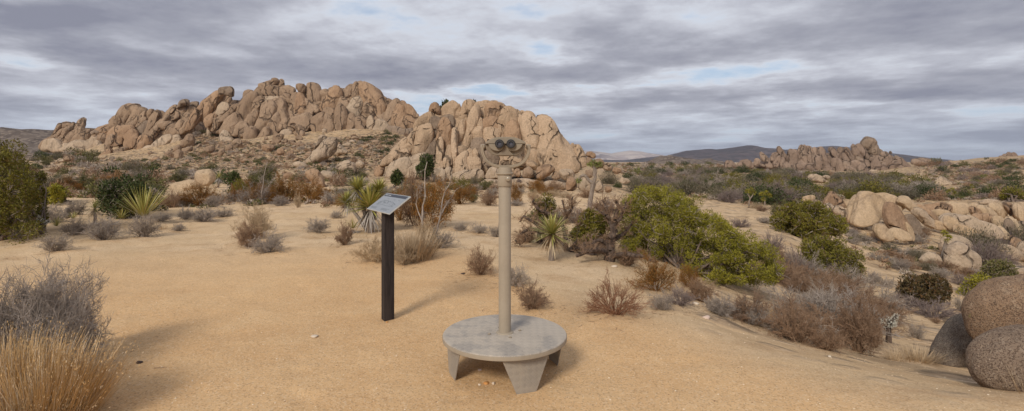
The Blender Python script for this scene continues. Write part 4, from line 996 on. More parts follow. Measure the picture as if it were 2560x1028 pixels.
# ------------------------------------------------------------------ plant builders
def unit(A): return A/np.maximum(np.linalg.norm(A, axis=-1, keepdims=True), 1e-9)
def rdir(r_, n, up=0.0):
    A = r_.normal(size=(n, 3)); A[:, 2] += up; return unit(A)
class PB:
    """collects tapering twigs and leaf diamonds, links them as one mesh"""
    def __init__(s): s.V = []; s.Q = []; s.n = 0
    def add(s, V, Q): s.V.append(V); s.Q.append(Q+s.n); s.n += len(V)
    def tubes(s, A, B, ra, rb, k=3):
        A = np.atleast_2d(A).astype(float); B = np.atleast_2d(B).astype(float); n = len(A)
        ra = np.broadcast_to(ra, (n,)); rb = np.broadcast_to(rb, (n,))
        d = unit(B-A); ref = np.where(np.abs(d[:, 2:3]) > .9, [[1., 0, 0]], [[0., 0, 1]]); u = unit(np.cross(d, ref)); v = np.cross(d, u)
        th = np.arange(k)*2*PI/k; c, sn = np.cos(th)[None, :, None], np.sin(th)[None, :, None]
        ring = u[:, None]*c+v[:, None]*sn
        V = np.concatenate([A[:, None]+ring*ra[:, None, None], B[:, None]+ring*rb[:, None, None]], 1).reshape(-1, 3)
        i = np.arange(k); q = np.stack([i, (i+1) % k, (i+1) % k+k, i+k], 1); Q = (q[None]+(np.arange(n)*2*k)[:, None, None]).reshape(-1, 4)
        s.add(V, Q)
    def path(s, P, R, k=5):
        P = np.array(P, float); R = np.array(R, float); s.tubes(P[:-1], P[1:], R[:-1], R[1:], k)
    def leaves(s, C, d, L, w, r_, bend=0.0):
        n = len(C); L = np.broadcast_to(L, (n,))[:, None]; w = np.broadcast_to(w, (n,))[:, None]
        sd = unit(np.cross(d, rdir(r_, n))); m = C+d*L*.45; tip = C+d*L; tip[:, 2] -= (bend*L[:, 0])
        V = np.stack([C, m+sd*w, tip, m-sd*w], 1).reshape(-1, 3); s.add(V, np.arange(4*n).reshape(-1, 4))
    def blades(s, C, d, L, w, r_, droop=.15):
        n = len(C); L = np.broadcast_to(L, (n,))[:, None]; w = np.broadcast_to(w, (n,))[:, None]
        sd = unit(np.cross(d, [[0, 0, 1.]])+rdir(r_, n)*.15); g = np.array([[0, 0, -1.]])
        p1 = C+d*L*.35+g*L*droop*.1; p2 = C+d*L*.72+g*L*droop*.45; p3 = C+d*L+g*L*droop
        V = np.stack([C-sd*w*.7, C+sd*w*.7, p1-sd*w, p1+sd*w, p2-sd*w*.7, p2+sd*w*.7, p3-sd*w*.06, p3+sd*w*.06], 1).reshape(-1, 3)
        q = np.array([[0, 1, 3, 2], [2, 3, 5, 4], [4, 5, 7, 6]]); s.add(V, (q[None]+(np.arange(n)*8)[:, None, None]).reshape(-1, 4))
    def mesh(s, name, mat, shift=None):
        V = np.concatenate(s.V)
        if shift is not None: V = V-np.array(shift)
        return npmesh(name, V, np.concatenate(s.Q), mat)

def twig_bush(seed, n0=34, n1=7, n2=6, th=.013, open_=0.0, jag=.5, h0=.15):
    r_ = np.random.default_rng(seed); b = PB()
    az = r_.uniform(0, 2*PI, n0); el = np.arcsin(r_.uniform(h0, 1, n0)); k = r_.uniform(.62, 1.0, n0)*(1+.22*np.sin(az*3+seed))
    E = np.stack([np.cos(el)*np.cos(az), np.cos(el)*np.sin(az), np.sin(el)], 1)*k[:, None]
    B0 = np.stack([np.cos(az), np.sin(az), 0*az], 1)*r_.uniform(0, .16, n0)[:, None]; B0[:, 2] = -.05
    pts = [B0]; m = 4
    for j in range(1, m+1):
        t = j/m; p = B0*(1-t)+E*t; p[:, 2] += .10*math.sin(PI*t)*(-1 if open_ < 0 else 1); p += r_.normal(size=p.shape)*.035; pts.append(p)
    for j in range(m): b.tubes(pts[j], pts[j+1], th*(1.5-.3*j), th*(1.2-.3*j))
    Ps = np.stack(pts, 1); n = n0*n1; i = np.repeat(np.arange(n0), n1); t = r_.uniform(.25+.3*open_, 1, n)*m*.999; j = t.astype(int); f = (t-j)[:, None]
    A = Ps[i, j]*(1-f)+Ps[i, j+1]*f; d = unit(unit(E[i])*(1-jag)+rdir(r_, n, .3)*jag*1.3); L = r_.uniform(.14, .34, n)[:, None]
    M = A+d*L*.5+r_.normal(size=A.shape)*.015; E1 = A+d*L+r_.normal(size=A.shape)*.03
    b.tubes(A, M, th*.55, th*.5); b.tubes(M, E1, th*.5, th*.35)
    n_ = n*n2; i = np.repeat(np.arange(n), n2); f = r_.uniform(.15, 1, n_)[:, None]; A2 = A[i]*(1-f)+E1[i]*f
    d2 = unit(d[i]*.45+rdir(r_, n_, .25)); L2 = r_.uniform(.05, .15, n_)[:, None]; E2 = A2+d2*L2
    b.tubes(A2, E2, th*.34, th*.22); return b, E2, d2, r_
def p_twig(name, mat, seed, **k): return twig_bush(seed, **k)[0].mesh(name, mat)
def p_leafy(name, mat, seed, L=.07, w=.016, per=2, **k):
    b, E2, d2, r_ = twig_bush(seed, **k)
    c = PB(); c.V, c.Q, c.n = b.V, b.Q, b.n
    i = np.repeat(np.arange(len(E2)), per); c.leaves(E2[i]+r_.normal(size=(len(i), 3))*.02, unit(d2[i]+rdir(r_, len(i), .3)*.9), L*r_.uniform(.6, 1.3, len(i)), w, r_)
    return c.mesh(name, mat)
def blob_pts(r_, n, lump=.28, seed=0, flat=False, low=.0):
    d = rdir(r_, n); d[:, 2] = np.abs(d[:, 2])*(1-low)+low*.3; d = unit(d); k = r_.random(n)**.33*(1+lump*2*fbm(d*1.9+seed, seed, 2))
    return d*k[:, None]*.92, d
def p_blob(name, mat, seed, n=900, L=.11, w=.03, lump=.28, twigs=60):
    r_ = np.random.default_rng(seed); b = PB(); C, d = blob_pts(r_, n, lump, seed); b.leaves(C, unit(d*.8+rdir(r_, n, .35)), L*r_.uniform(.6, 1.4, n), w, r_)
    if twigs:
        e, _ = blob_pts(r_, twigs, lump, seed); b.tubes(e*.0+[0, 0, -.05], e*.5, .02, .012); b.tubes(e*.5, e*1.06+r_.normal(size=e.shape)*.03, .012, .005)
    return b.mesh(name, mat)
def fib(n): i = np.arange(n)+.5; return i*2.399963, i
def p_yucca(name, mat, seed, n=85, lo=-.15, w=.02, droop=.12):
    r_ = np.random.default_rng(seed); b = PB(); a, i = fib(n); s = lo+(1-lo)*(i/n)**.8; el = np.arcsin(np.clip(s, -1, 1)); a = a+r_.normal(size=n)*.2; el = el+r_.normal(size=n)*.08
    d = np.stack([np.cos(el)*np.cos(a), np.cos(el)*np.sin(a), np.sin(el)], 1); C = d*.05+[0, 0, .12]
    b.blades(C, d, r_.uniform(.75, 1.0, n), w, r_, droop); return b.mesh(name, mat)
def p_skirt(name, mat, seed, n=70, w=.018):
    r_ = np.random.default_rng(seed); b = PB(); a = r_.uniform(0, 2*PI, n); el = -np.abs(r_.normal(size=n))*.35-.35
    d = np.stack([np.cos(el)*np.cos(a), np.cos(el)*np.sin(a), np.sin(el)], 1); C = np.stack([.05*np.cos(a), .05*np.sin(a), r_.uniform(-.15, .12, n)], 1)
    b.blades(C, d, r_.uniform(.5, .85, n), w, r_, .35); return b.mesh(name, mat)
def p_grass(name, mat, seed, n=900, lean=(0, 0), spread=.9, w=.006, heads=True):
    r_ = np.random.default_rng(seed); b = PB(); a = r_.uniform(0, 2*PI, n); rr = r_.random(n)**.6*.55; C = np.stack([rr*np.cos(a), rr*np.sin(a), 0*a-.03], 1)
    d = unit(np.stack([np.cos(a)*rr*spread*1.4+lean[0]+r_.normal(size=n)*.16, np.sin(a)*rr*spread*1.4+lean[1]+r_.normal(size=n)*.16, 0*a+1], 1))
    L = r_.uniform(.45, 1.05, n); b.blades(C, d, L, w, r_, .10)
    if heads:
        m = n//3; T = C[:m]+d[:m]*L[:m, None]; T[:, 2] -= .1*L[:m]; b.leaves(np.repeat(T, 2, 0), unit(np.repeat(d[:m], 2, 0)+rdir(r_, 2*m)*.5), .035, .0045, r_)
    return b.mesh(name, mat)

KIND = {}
def reg(k, name, cat, f, n=3): KIND[k] = (name, cat, [f(1000+i*37+len(KIND)*311) for i in range(n)])
reg('grey', 'dry_shrub', 'shrub', lambda s: p_twig('dry_shrub', GREYTWIG, s, n0=46, n1=8, n2=7, th=.012), 4)
reg('brown', 'brown_shrub', 'shrub', lambda s: p_twig('brown_shrub', BROWNTWIG, s, n0=46, n1=9, n2=8, th=.011), 3)
reg('tan', 'straw_shrub', 'shrub', lambda s: p_twig('straw_shrub', TANTWIG, s, n0=50, n1=8, n2=7, th=.010), 2)
reg('red', 'open_shrub', 'shrub', lambda s: p_twig('open_shrub', REDTWIG, s, n0=60, n1=6, n2=4, th=.010, open_=.6, jag=.3, h0=.05), 2)
reg('mauve', 'bare_shrub', 'shrub', lambda s: p_twig('bare_shrub', PURPLETWIG, s, n0=70, n1=6, n2=5, th=.011, open_=.3, jag=.3), 2)
reg('orange', 'rust_shrub', 'shrub', lambda s: p_leafy('rust_shrub', ORANGE, s, n0=46, n1=7, n2=6, th=.009, open_=.5, jag=.25, L=.09, w=.007), 3)
reg('olive', 'olive_shrub', 'shrub', lambda s: p_leafy('olive_shrub', OLIVE, s, n0=34, n1=7, n2=5, th=.010, L=.075, w=.020, per=3), 3)
reg('green', 'green_shrub', 'shrub', lambda s: p_blob('green_shrub', DARKGREEN, s, n=2600, L=.10, w=.024), 4)
reg('ggrey', 'grey_green_shrub', 'shrub', lambda s: p_blob('grey_green_shrub', GREYGREEN, s, n=2200, L=.12, w=.012, lump=.35, twigs=160), 4)
reg('agreen', 'leafy_shrub', 'shrub', lambda s: p_blob('leafy_shrub', JUNIPER2, s, n=2200, L=.10, w=.022, lump=.4), 3)
reg('fgrey', 'dry_shrub', 'shrub', lambda s: p_blob('dry_shrub', GREYTWIG, s, n=420, L=.30, w=.030, twigs=0), 3)
reg('fbrown', 'brown_shrub', 'shrub', lambda s: p_blob('brown_shrub', BROWNTWIG, s, n=420, L=.30, w=.030, twigs=0), 3)
reg('fgreen', 'green_shrub', 'shrub', lambda s: p_blob('green_shrub', DARKGREEN, s, n=420, L=.22, w=.05, twigs=0), 3)
reg('folive', 'olive_shrub', 'shrub', lambda s: p_blob('olive_shrub', OLIVE, s, n=420, L=.22, w=.05, twigs=0), 3)
reg('fmauve', 'bare_shrub', 'shrub', lambda s: p_blob('bare_shrub', PURPLETWIG, s, n=420, L=.30, w=.028, twigs=0), 3)
reg('forange', 'rust_shrub', 'shrub', lambda s: p_blob('rust_shrub', ORANGE, s, n=420, L=.25, w=.03, twigs=0), 2)
def put(kind, px, py, w, h, label, group=None, cat=None, rot=None, deep=.55, at=None):
    nm, ct, ms = KIND[kind]; g = hit(px, py) if at is None else at; d = g.y; r = w/F*d/2
    dr = Vector((g.x, g.y, 0)).normalized(); p = g+dr*r*deep; p.z = gz(p.x, p.y); k = p.y/d
    o = mobj(nm, ms[rnd.randrange(len(ms))], None, p); hh = (p.z-(EYE-(py-h-HY)/F*p.y))
    hh = (EYE-(py-h-HY)/F*p.y)-p.z; hh = max(hh, r*.25)
    o.scale = (r*1.02*k, r*1.02*k*rnd.uniform(.85, 1.1), hh*.95); o.rotation_euler = (0, 0, rnd.uniform(0, 6.3) if rot is None else rot)
    return tag(o, label, cat or ct, group)

# ------------------------------------------------------------------ junipers and other shaped crowns
def shaped(name, label, cat, poly, dfun, thick, nclump, cr, mat, base, group=None, sprigs=170, L=.05, w=.011, barkmat=None, seed=1, limbs=14, twigs=True, tr=1.0, upright=1.25):
    r_ = np.random.default_rng(seed); rr = random.Random(seed); P = parse(poly); B = hit(*base) if isinstance(base, tuple) else base
    cx = sum(p[0] for p in P)/len(P); cy = sum(p[1] for p in P)/len(P)
    Ps = [((p[0]-cx)*.93+cx, (p[1]-cy)*.92+cy) for p in P]; root = empty(name, B); tag(root, label, cat, group)
    pts = sample_zone(Ps, nclump, rr); b = PB(); Cs = []
    x0, x1 = min(p[0] for p in P), max(p[0] for p in P)
    gp = cr*2.1; nv = pnoise(np.array([[x/gp, y/gp, seed*3.1] for x, y in pts]), seed)
    for (x, y), q_ in zip(pts, nv):
        e = 1-abs((x-cx)/((x1-x0)/2))**2*.7; d = dfun(x)+(rr.uniform(-1, .4)*thick*max(e, .25) if q_ > -.06 or nclump < 80 else thick*rr.uniform(.5, 1.0)); c = w2(x, y, d)
        zg = gz(c.x, c.y)
        if c.z < zg+.03: c.z = zg+.05
        R = cr*d/F*rr.choice((.55, .75, .9, 1.05, 1.3, 1.6)); Cs.append((c, R))
        D = rdir(r_, sprigs, .25); k = (.45+.55*r_.random(sprigs)**.5)*(1+.35*pnoise(D*2.3+x, seed)); off = D*k[:, None]*R; off[:, 2] *= upright
        b.leaves(np.array(c)+off, unit(D*.7+rdir(r_, sprigs, .9)), L*r_.uniform(.6, 1.4, sprigs), w, r_)
    mobj('foliage', b.mesh('foliage', mat, B), root)
    t = PB(); rb = tr*cr*B.y/F
    for k in range(limbs):
        c, R = Cs[rr.randrange(len(Cs))]; a = np.array(B)+r_.normal(size=3)*[rb*.8, rb*.8, 0]; c = np.array(c)
        m1 = a*.6+c*.4+r_.normal(size=3)*rb*1.0; m2 = a*.25+c*.75+r_.normal(size=3)*rb*.7; m1[2] = max(m1[2], B.z+.02)
        t.path([a-[0, 0, .05], m1, m2, c], [rb*.34, rb*.22, rb*.13, rb*.05], 5)
    mobj('limbs', t.mesh('limbs', barkmat or BARK, B), root)
    if twigs:
        q = PB(); n = len(Cs)*3; idx = r_.integers(0, len(Cs), n); C = np.array([Cs[i][0] for i in idx]); R = np.array([Cs[i][1] for i in idx]); D = rdir(r_, n, .2); A = C+D*R[:, None]*.3; E = C+D*R[:, None]*1.25
        q.tubes(A, E, .006*B.y/8, .003*B.y/8); E2 = E+rdir(r_, n)*R[:, None]*.5; q.tubes(E, E2, .003*B.y/8, .002*B.y/8)
        mobj('twigs', q.mesh('twigs', WHITETWIG, B), root)
    return root

def lin(x0, d0, x1, d1): return lambda x: d0+(x-x0)/(x1-x0)*(d1-d0)
hb = hit(1800, 712).y; ha = hit(1600, 640).y
shaped('juniper', 'biggest bright olive juniper, sprawling down the bank right of the viewer', 'juniper',
       '1532,585 1534,535 1548,500 1575,482 1598,468 1628,462 1665,474 1705,482 1745,502 1765,532 1800,545 1822,562 1842,588 1880,592 1898,614 1930,622 1955,655 1962,690 1942,718 1890,720 1840,716 1790,722 1745,702 1705,690 1650,665 1600,655 1545,632',
       lin(1560, ha+.5, 1900, hb-.1),  .9, 520, 13, JUNIPER, (1700, 672), seed=5, sprigs=320, L=.033, w=.0065, limbs=30, upright=1.1)
d = hit(1470, 628).y
shaped('juniper', 'small ragged juniper growing among the dead limbs between the yucca and the bare trunk', 'juniper', '1428,600 1436,560 1460,535 1490,528 1515,545 1522,575 1512,602 1480,612 1445,612', lin(1430, d, 1520, d), .35, 55, 13, JUNIPER2, (1478, 628), seed=6, sprigs=170, L=.045)
shaped('juniper', 'little patch of green juniper behind the dead limbs left of the yucca top', 'juniper', '1345,520 1352,505 1372,502 1382,515 1378,540 1352,545', lin(1340, d+.4, 1390, d+.4), .25, 20, 12, JUNIPER2, (1362, 610), seed=7, sprigs=150, L=.045)
d = hit(60, 596).y
shaped('juniper', 'dense dark juniper filling the left edge, taller than the shrubs beside it', 'juniper', '-60,380 -20,362 10,366 40,370 48,400 70,425 62,450 84,470 92,500 86,540 100,570 80,596 40,600 -20,600 -70,600', lin(0, d, 100, d), .9, 150, 18, JUNIPER2, (30, 594), seed=8, sprigs=320, L=.045, w=.010, limbs=22)
shaped('juniper', 'slender upright juniper spire at the right side of the left-edge juniper', 'juniper', '98,560 96,500 98,450 103,424 108,450 111,500 112,560', lin(90, d+1, 120, d+1), .12, 30, 8, JUNIPER2, (105, 585), seed=9, sprigs=120, L=.05, limbs=5)
d = hit(150, 508).y
shaped('juniper', 'low yellow-green juniper behind the grey shrubs at left', 'juniper', '116,500 120,480 135,472 150,478 158,486 160,500 140,506', lin(100, d, 160, d), .8, 30, 10, JUNIPER, (140, 508), seed=10, sprigs=130, L=.10, w=.025, twigs=False)
d = hit(310, 546).y
shaped('scrub_oak', 'dark green scrub oak behind the large spiky yucca', 'shrub', '258,535 262,480 275,462 300,455 318,442 335,458 358,452 364,480 362,520 350,545 300,548', lin(260, d, 360, d), .7, 90, 13, DARKGREEN, (310, 546), seed=11, sprigs=180, L=.07, w=.02, barkmat=DARKBARK)
d = hit(2015, 598).y
shaped('juniper', 'rounded dark olive juniper left of the bald domes', 'juniper', '1925,560 1935,530 1960,516 1990,512 2015,508 2050,515 2080,530 2105,548 2112,568 2095,590 2060,600 2020,598 1970,588 1935,575', lin(1920, d, 2110, d), 1.1, 170, 12, JUNIPER2, (2015, 598), seed=12, sprigs=170, L=.10, w=.022, limbs=20)
d = hit(2090, 712).y
shaped('juniper', 'grey-olive bushy juniper below the rounded dark one, on the bank', 'juniper', '2008,640 2010,610 2040,596 2080,600 2110,610 2135,630 2155,650 2158,680 2140,705 2100,712 2060,705 2020,680', lin(2000, d, 2160, d), .6, 120, 13, JUNIPER2, (2095, 712), seed=13, sprigs=170, L=.06, w=.014)
d = hit(2320, 762).y
shaped('scrub_oak', 'round blackish brown-green oak bush in the right gully', 'shrub', '2245,735 2255,715 2280,700 2310,694 2345,698 2370,712 2372,740 2350,760 2300,762 2260,756', lin(2240, d, 2370, d), .7, 90, 11, mat_leaf('brown_green_oak', (.045, .035, .015), (.13, .095, .04), (.16, .09, .04), .2), (2315, 764), seed=14, sprigs=160, L=.06, w=.02, barkmat=DARKBARK)
d = hit(2470, 745).y
shaped('scrub_oak', 'bright green leafy bush above the brown boulders in the right gully', 'shrub', '2405,740 2415,715 2440,700 2455,695 2470,705 2490,718 2492,740 2460,752 2425,752', lin(2400, d, 2490, d), .6, 60, 11, JUNIPER, (2450, 752), seed=15, sprigs=160, L=.06, w=.02)
shaped('scrub_oak', 'grey-green bush behind the bright green one in the right gully', 'shrub', '2450,695 2458,675 2485,662 2515,662 2535,675 2538,695 2520,715 2485,712', lin(2450, d+2, 2530, d+2), .6, 60, 11, OLIVE, (2500, 722), seed=16, sprigs=150, L=.07, w=.02)
d = hit(1064, 455).y
shaped('juniper', 'dark upright juniper against the left toe of the dome', 'juniper', '1046,430 1048,412 1055,398 1066,390 1076,396 1082,412 1080,428 1068,434 1052,434', lin(1040, d, 1080, d), .9, 45, 8, DARKGREEN, (1064, 450), seed=17, sprigs=110, L=.22, w=.06, twigs=False)
d = hit(991, 470).y
shaped('juniper', 'small dark conical juniper left of the dome', 'juniper', '982,460 986,440 991,420 996,440 1002,460', lin(980, d, 1000, d), .4, 18, 6, DARKGREEN, (991, 470), seed=18, sprigs=90, L=.2, w=.06, twigs=False, limbs=5)
d = hit(590, 475).y
shaped('juniper', 'small conical green juniper right of the big round orange boulder', 'juniper', '578,470 580,445 585,432 592,440 598,460 596,474', lin(570, d, 600, d), .3, 22, 7, DARKGREEN, (588, 478), seed=19, sprigs=90, L=.12, w=.04, twigs=False, limbs=6)
d = hit(2520, 500).y
shaped('juniper', 'round green tree behind the long ledge near the right edge', 'juniper', '2506,500 2510,488 2520,480 2535,479 2550,484 2562,494 2560,505 2530,506', lin(2500, d, 2560, d), 1.5, 50, 8, JUNIPER2, (2530, 506), seed=20, sprigs=100, L=.22, w=.07, twigs=False)
d = 66
shaped('juniper', 'dark little tree growing on top of the dome beside the perched boulder', 'tree', '1101,282 1104,268 1110,258 1120,258 1124,268 1116,276 1108,286', lin(1100, d, 1130, d), .5, 18, 6, DARKGREEN, Vector(w2(1105, 290, d)), seed=21, sprigs=70, L=.25, w=.07, twigs=False, limbs=5)
shaped('juniper', 'tiny dark bush on the crest of the dome', 'shrub', '1179,264 1181,257 1187,256 1189,264', lin(1100, 65, 1130, 65), .3, 6, 5, DARKGREEN, Vector(w2(1184, 266, 65)), seed=22, sprigs=60, L=.22, w=.06, twigs=False, limbs=3)

# ------------------------------------------------------------------ dead trees
def limbs_px(b, pts, d, radii, dz=None, k=6):
    P = [np.array(w2(x, y, d+(o if dz is None else 0))) for (x, y, o) in pts]; b.path(P, radii, k); return P
def sprout(b, P, r_, n, L, th, up=.4):
    P = np.array(P); i = r_.integers(0, len(P)-1, n); f = r_.random(n)[:, None]; A = P[i]*(1-f)+P[i+1]*f; d = rdir(r_, n, up); E = A+d*L*r_.uniform(.5, 1.2, n)[:, None]
    M = (A+E)/2+r_.normal(size=A.shape)*L*.1; b.tubes(A, M, th, th*.7); b.tubes(M, E, th*.7, th*.4)
    A2 = np.repeat(M, 4, 0); d2 = unit(np.repeat(d, 4, 0)*.6+rdir(r_, 4*n, up*.7)); E2 = A2+d2*L*.5*r_.uniform(.4, 1.2, 4*n)[:, None]; b.tubes(A2, E2, th*.5, th*.3)
    A3 = np.repeat(E2*.5+A2*.5, 2, 0); b.tubes(A3, A3+rdir(r_, len(A3), .2)*L*.25, th*.3, th*.2)
def deadtree(name, label, d, limbs, tw, base, mat=DARKBARK, tmat=BROWNTWIG, seed=1, th=.007):
    root = empty(name, base); tag(root, label, 'dead tree'); b = PB(); t = PB() if name != 'dead_stalk' else b; r_ = np.random.default_rng(seed)
    for pts, r0, r1 in limbs:
        Q = []
        for a, c in zip(pts[:-1], pts[1:]):
            for k in range(3): f = k/3; Q.append(tuple(a[i]*(1-f)+c[i]*f+(r_.normal()*[2.0, 2.0, .03][i] if k else 0) for i in range(3)))
        Q.append(pts[-1]); P = limbs_px(b, Q, d, np.linspace(r0, r1, len(Q))/F*d)
        sprout(t, P, r_, tw, 28/F*d, th)
    mobj('trunk', b.mesh('trunk', mat, base), root)
    if t is not b: mobj('twigs', t.mesh('twigs', tmat, base), root)
bd = hit(1520, 652); d = bd.y
deadtree('dead_juniper', 'dead twisted dark tree trunk with bare forked top beside the big olive juniper', d, [
    ([(1522, 655, 0), (1526, 610, 0), (1532, 570, 0)], 15, 9), ([(1532, 572, 0), (1522, 545, .1), (1515, 520, .1), (1506, 500, .2)], 7, 2.5), ([(1534, 572, 0), (1540, 545, 0), (1545, 520, 0), (1540, 500, 0)], 8, 3),
    ([(1534, 565, 0), (1552, 545, -.1), (1560, 520, -.1), (1566, 505, 0)], 6, 2), ([(1524, 545, 0), (1505, 535, .2), (1490, 520, .3)], 4, 1.5), ([(1530, 600, 0), (1560, 585, .2), (1580, 560, .2)], 7, 3),
    ([(1525, 640, 0), (1495, 625, -.2), (1465, 628, -.4), (1440, 640, -.5)], 9, 4), ([(1530, 640, 0), (1565, 635, -.4), (1600, 640, -.7), (1640, 655, -1.0)], 8, 3), ([(1528, 620, 0), (1500, 600, 0), (1475, 612, -.2), (1450, 622, -.3)], 6, 3)],
    26, bd, seed=3)
bd = hit(1420, 636); d = bd.y+.3
deadtree('dead_juniper', 'tangle of dead dark limbs sprawling behind the middle yucca', d, [
    ([(1430, 640, 0), (1400, 605, .2), (1360, 580, .2), (1320, 575, .3), (1295, 590, .3)], 8, 3), ([(1415, 600, .1), (1405, 560, .2), (1412, 525, .3), (1405, 500, .3)], 6, 2), ([(1410, 555, .2), (1430, 520, .3), (1432, 492, .3)], 5, 2),
    ([(1405, 545, .2), (1370, 535, .3), (1340, 515, .4), (1334, 500, .4)], 6, 3), ([(1380, 590, .2), (1340, 560, .2), (1310, 540, .3), (1300, 555, .3)], 5, 2), ([(1430, 630, 0), (1450, 590, .1), (1445, 560, .1), (1460, 540, .1)], 5, 2),
    ([(1330, 580, .2), (1300, 610, .2), (1288, 600, .2)], 4, 2), ([(1425, 625, 0), (1455, 612, -.1), (1490, 605, 0), (1520, 615, 0)], 7, 4)],
    30, bd, seed=4)
bd = hit(1052, 612); d = bd.y
deadtree('dead_stalk', 'tall thin bleached stalk rising just right of the sign', d, [([(1052, 612, 0), (1056, 540, 0), (1062, 470, 0), (1068, 405, 0)], 3.2, 1.0), ([(1056, 560, 0), (1040, 510, .2), (1044, 470, .2)], 1.6, .6)], 8, bd, WHITETWIG, GREYTWIG, 5, .004)
bd = hit(1090, 612); d = bd.y
deadtree('dead_stalk', 'second bleached stalk, leaning right, further from the sign', d, [([(1086, 612, 0), (1096, 560, 0), (1106, 500, 0), (1130, 435, 0)], 3.0, .9), ([(1098, 545, 0), (1120, 505, .2), (1145, 470, .2)], 1.6, .6)], 10, bd, WHITETWIG, GREYTWIG, 6, .004)
bd = hit(655, 512); d = bd.y
deadtree('dead_stalk', 'thin bare pale stems in front of the feathery green bush at left', d, [([(655, 512, 0), (656, 470, 0), (662, 430, 0), (668, 405, 0)], 1.4, .5), ([(656, 490, 0), (680, 455, .2), (690, 440, .2)], .9, .4)], 8, bd, WHITETWIG, GREYTWIG, 7, .005)

# ------------------------------------------------------------------ yuccas
def yucca(px, py, w, h, label, n=85, skirt=False, mat=YUCCA, lo=-.15, seed=1, heads=None, droop=.12, bw=.02, group=None, deadmat=DEADYUCCA):
    g = hit(px, py); d = g.y; root = empty('yucca', g); tag(root, label, 'yucca', group)
    for i, (hx, hy, r) in enumerate(heads or [(px, py-h*.15, max(w/2, h*.8))]):
        R = r/F*d; c = w2(hx, hy, d+i*.15); c.z = max(c.z, gz(c.x, c.y)+.02); o = mobj('leaf_rosette', p_yucca('leaf_rosette', mat, seed+i*7, n, lo, bw, droop), root, c-g); o.scale = (R, R, R)
        if c.z-g.z > R*.4:
            t = PB(); t.path([np.array(g)-[0, 0, .05], (np.array(g)+np.array(c))/2+[.03*R, 0, 0], np.array(c)+[0, 0, .1*R]], [R*.13, R*.11, R*.09], 7); mobj('stem', t.mesh('stem', JBARK, g), root)
        if skirt: s = mobj('dead_skirt', p_skirt('dead_skirt', deadmat, seed+50+i), root, c-g); s.scale = (R*.95, R*.95, min(R*.95, (c.z-gz(c.x, c.y))*1.15+.1*R))
yucca(1378, 652, 100, 125, 'green yucca with a full skirt of straw-coloured dead leaves, middle right', n=170, skirt=True, heads=[(1380, 594, 66)], lo=-.25, bw=.026, seed=31)
yucca(925, 582, 130, 140, 'many-headed yellow-green yucca standing behind the sign', n=170, skirt=True, heads=[(925, 528, 74), (895, 480, 46), (948, 482, 42), (868, 512, 40), (905, 505, 44)], lo=-.1, bw=.032, seed=41, deadmat=GREYYUCCA)
yucca(882, 583, 50, 45, 'small young yucca at the left foot of the many-headed one', n=40, lo=.25, seed=51, skirt=True, deadmat=GREYYUCCA)
yucca(358, 562, 130, 95, 'large spiky yucca with long upright blades behind the grey shrubs at left', n=100, heads=[(358, 556, 92)], lo=.5, bw=.011, droop=.03, seed=61)
yucca(302, 566, 60, 42, 'smaller yucca just left of the large spiky one', n=55, heads=[(302, 552, 36)], lo=.15, bw=.018, seed=62)
yucca(237, 560, 66, 50, 'rounded yucca ball on a short stem left of the dark scrub oak', n=90, heads=[(237, 525, 30)], lo=-.4, bw=.016, seed=63, skirt=True)
yucca(183, 556, 44, 30, 'tiny yucca beside the blue-grey upright stone', n=45, heads=[(183, 550, 25)], lo=.2, seed=64)
yucca(142, 575, 60, 35, 'short dull green yucca under the slender juniper spire', n=50, heads=[(142, 570, 32)], lo=.2, seed=65)
yucca(-5, 605, 90, 80, 'yucca cut off by the left edge of the view', n=80, heads=[(-12, 590, 55)], lo=.0, seed=66)
yucca(545, 470, 30, 20, 'yucca rosette right of the big round orange boulder', n=60, heads=[(547, 446, 20)], lo=-.3, seed=67, skirt=True, deadmat=GREYYUCCA)
yucca(583, 505, 34, 20, 'dead grey yucca rosette on the sand below the round boulder', n=60, mat=GREYYUCCA, heads=[(583, 490, 19)], lo=-.2, seed=68)
yucca(2460, 752, 40, 30, 'pale yucca among the bushes above the right-hand boulders', n=40, heads=[(2460, 745, 32)], lo=.3, bw=.014, seed=69)
yucca(1822, 545, 24, 22, 'small pale yucca peeping over the big olive juniper', n=45, heads=[(1788, 540, 14)], lo=0, seed=70)

# ------------------------------------------------------------------ Joshua trees
def joshua(px, py, label, limbs, tufts, group=None, seed=1, d=None, mat=JOSHUA, n=90):
    g = hit(px, py); d = d or g.y; root = empty('joshua_tree', g); tag(root, label, 'joshua tree', group); b = PB()
    for pts, r0, r1 in limbs: b.path([np.array(w2(x, y, d)) for x, y in pts], np.linspace(r0, r1, len(pts))/F*d, 7)
    mobj('trunk', b.mesh('trunk', JBARK, g), root); r_ = np.random.default_rng(seed)
    for (x, y, r) in tufts:
        c = PB(); R = r/F*d; D = rdir(r_, n, .3); c.leaves(D*R*.15, D, R*r_.uniform(.8, 1.1, n), R*.07, r_)
        mobj('leaf_cluster', c.mesh('leaf_cluster', mat), root, Vector(w2(x, y, d+r_.uniform(-.3, .3)*R))-g)
joshua(1474, 530, 'tall Joshua tree with a thick forked grey trunk, nearest of its kind', [([(1473, 532), (1476, 500), (1480, 475), (1483, 455)], 6.5, 5), ([(1482, 458), (1472, 452), (1466, 443), (1460, 438), (1452, 441), (1447, 449)], 4.5, 3), ([(1483, 458), (1488, 445), (1486, 430), (1484, 412)], 4.8, 3), ([(1486, 440), (1490, 428), (1486, 418)], 4, 3)],
       [(1447, 452, 9), (1483, 408, 11), (1492, 412, 10), (1500, 411, 9), (1474, 412, 8)], seed=1)
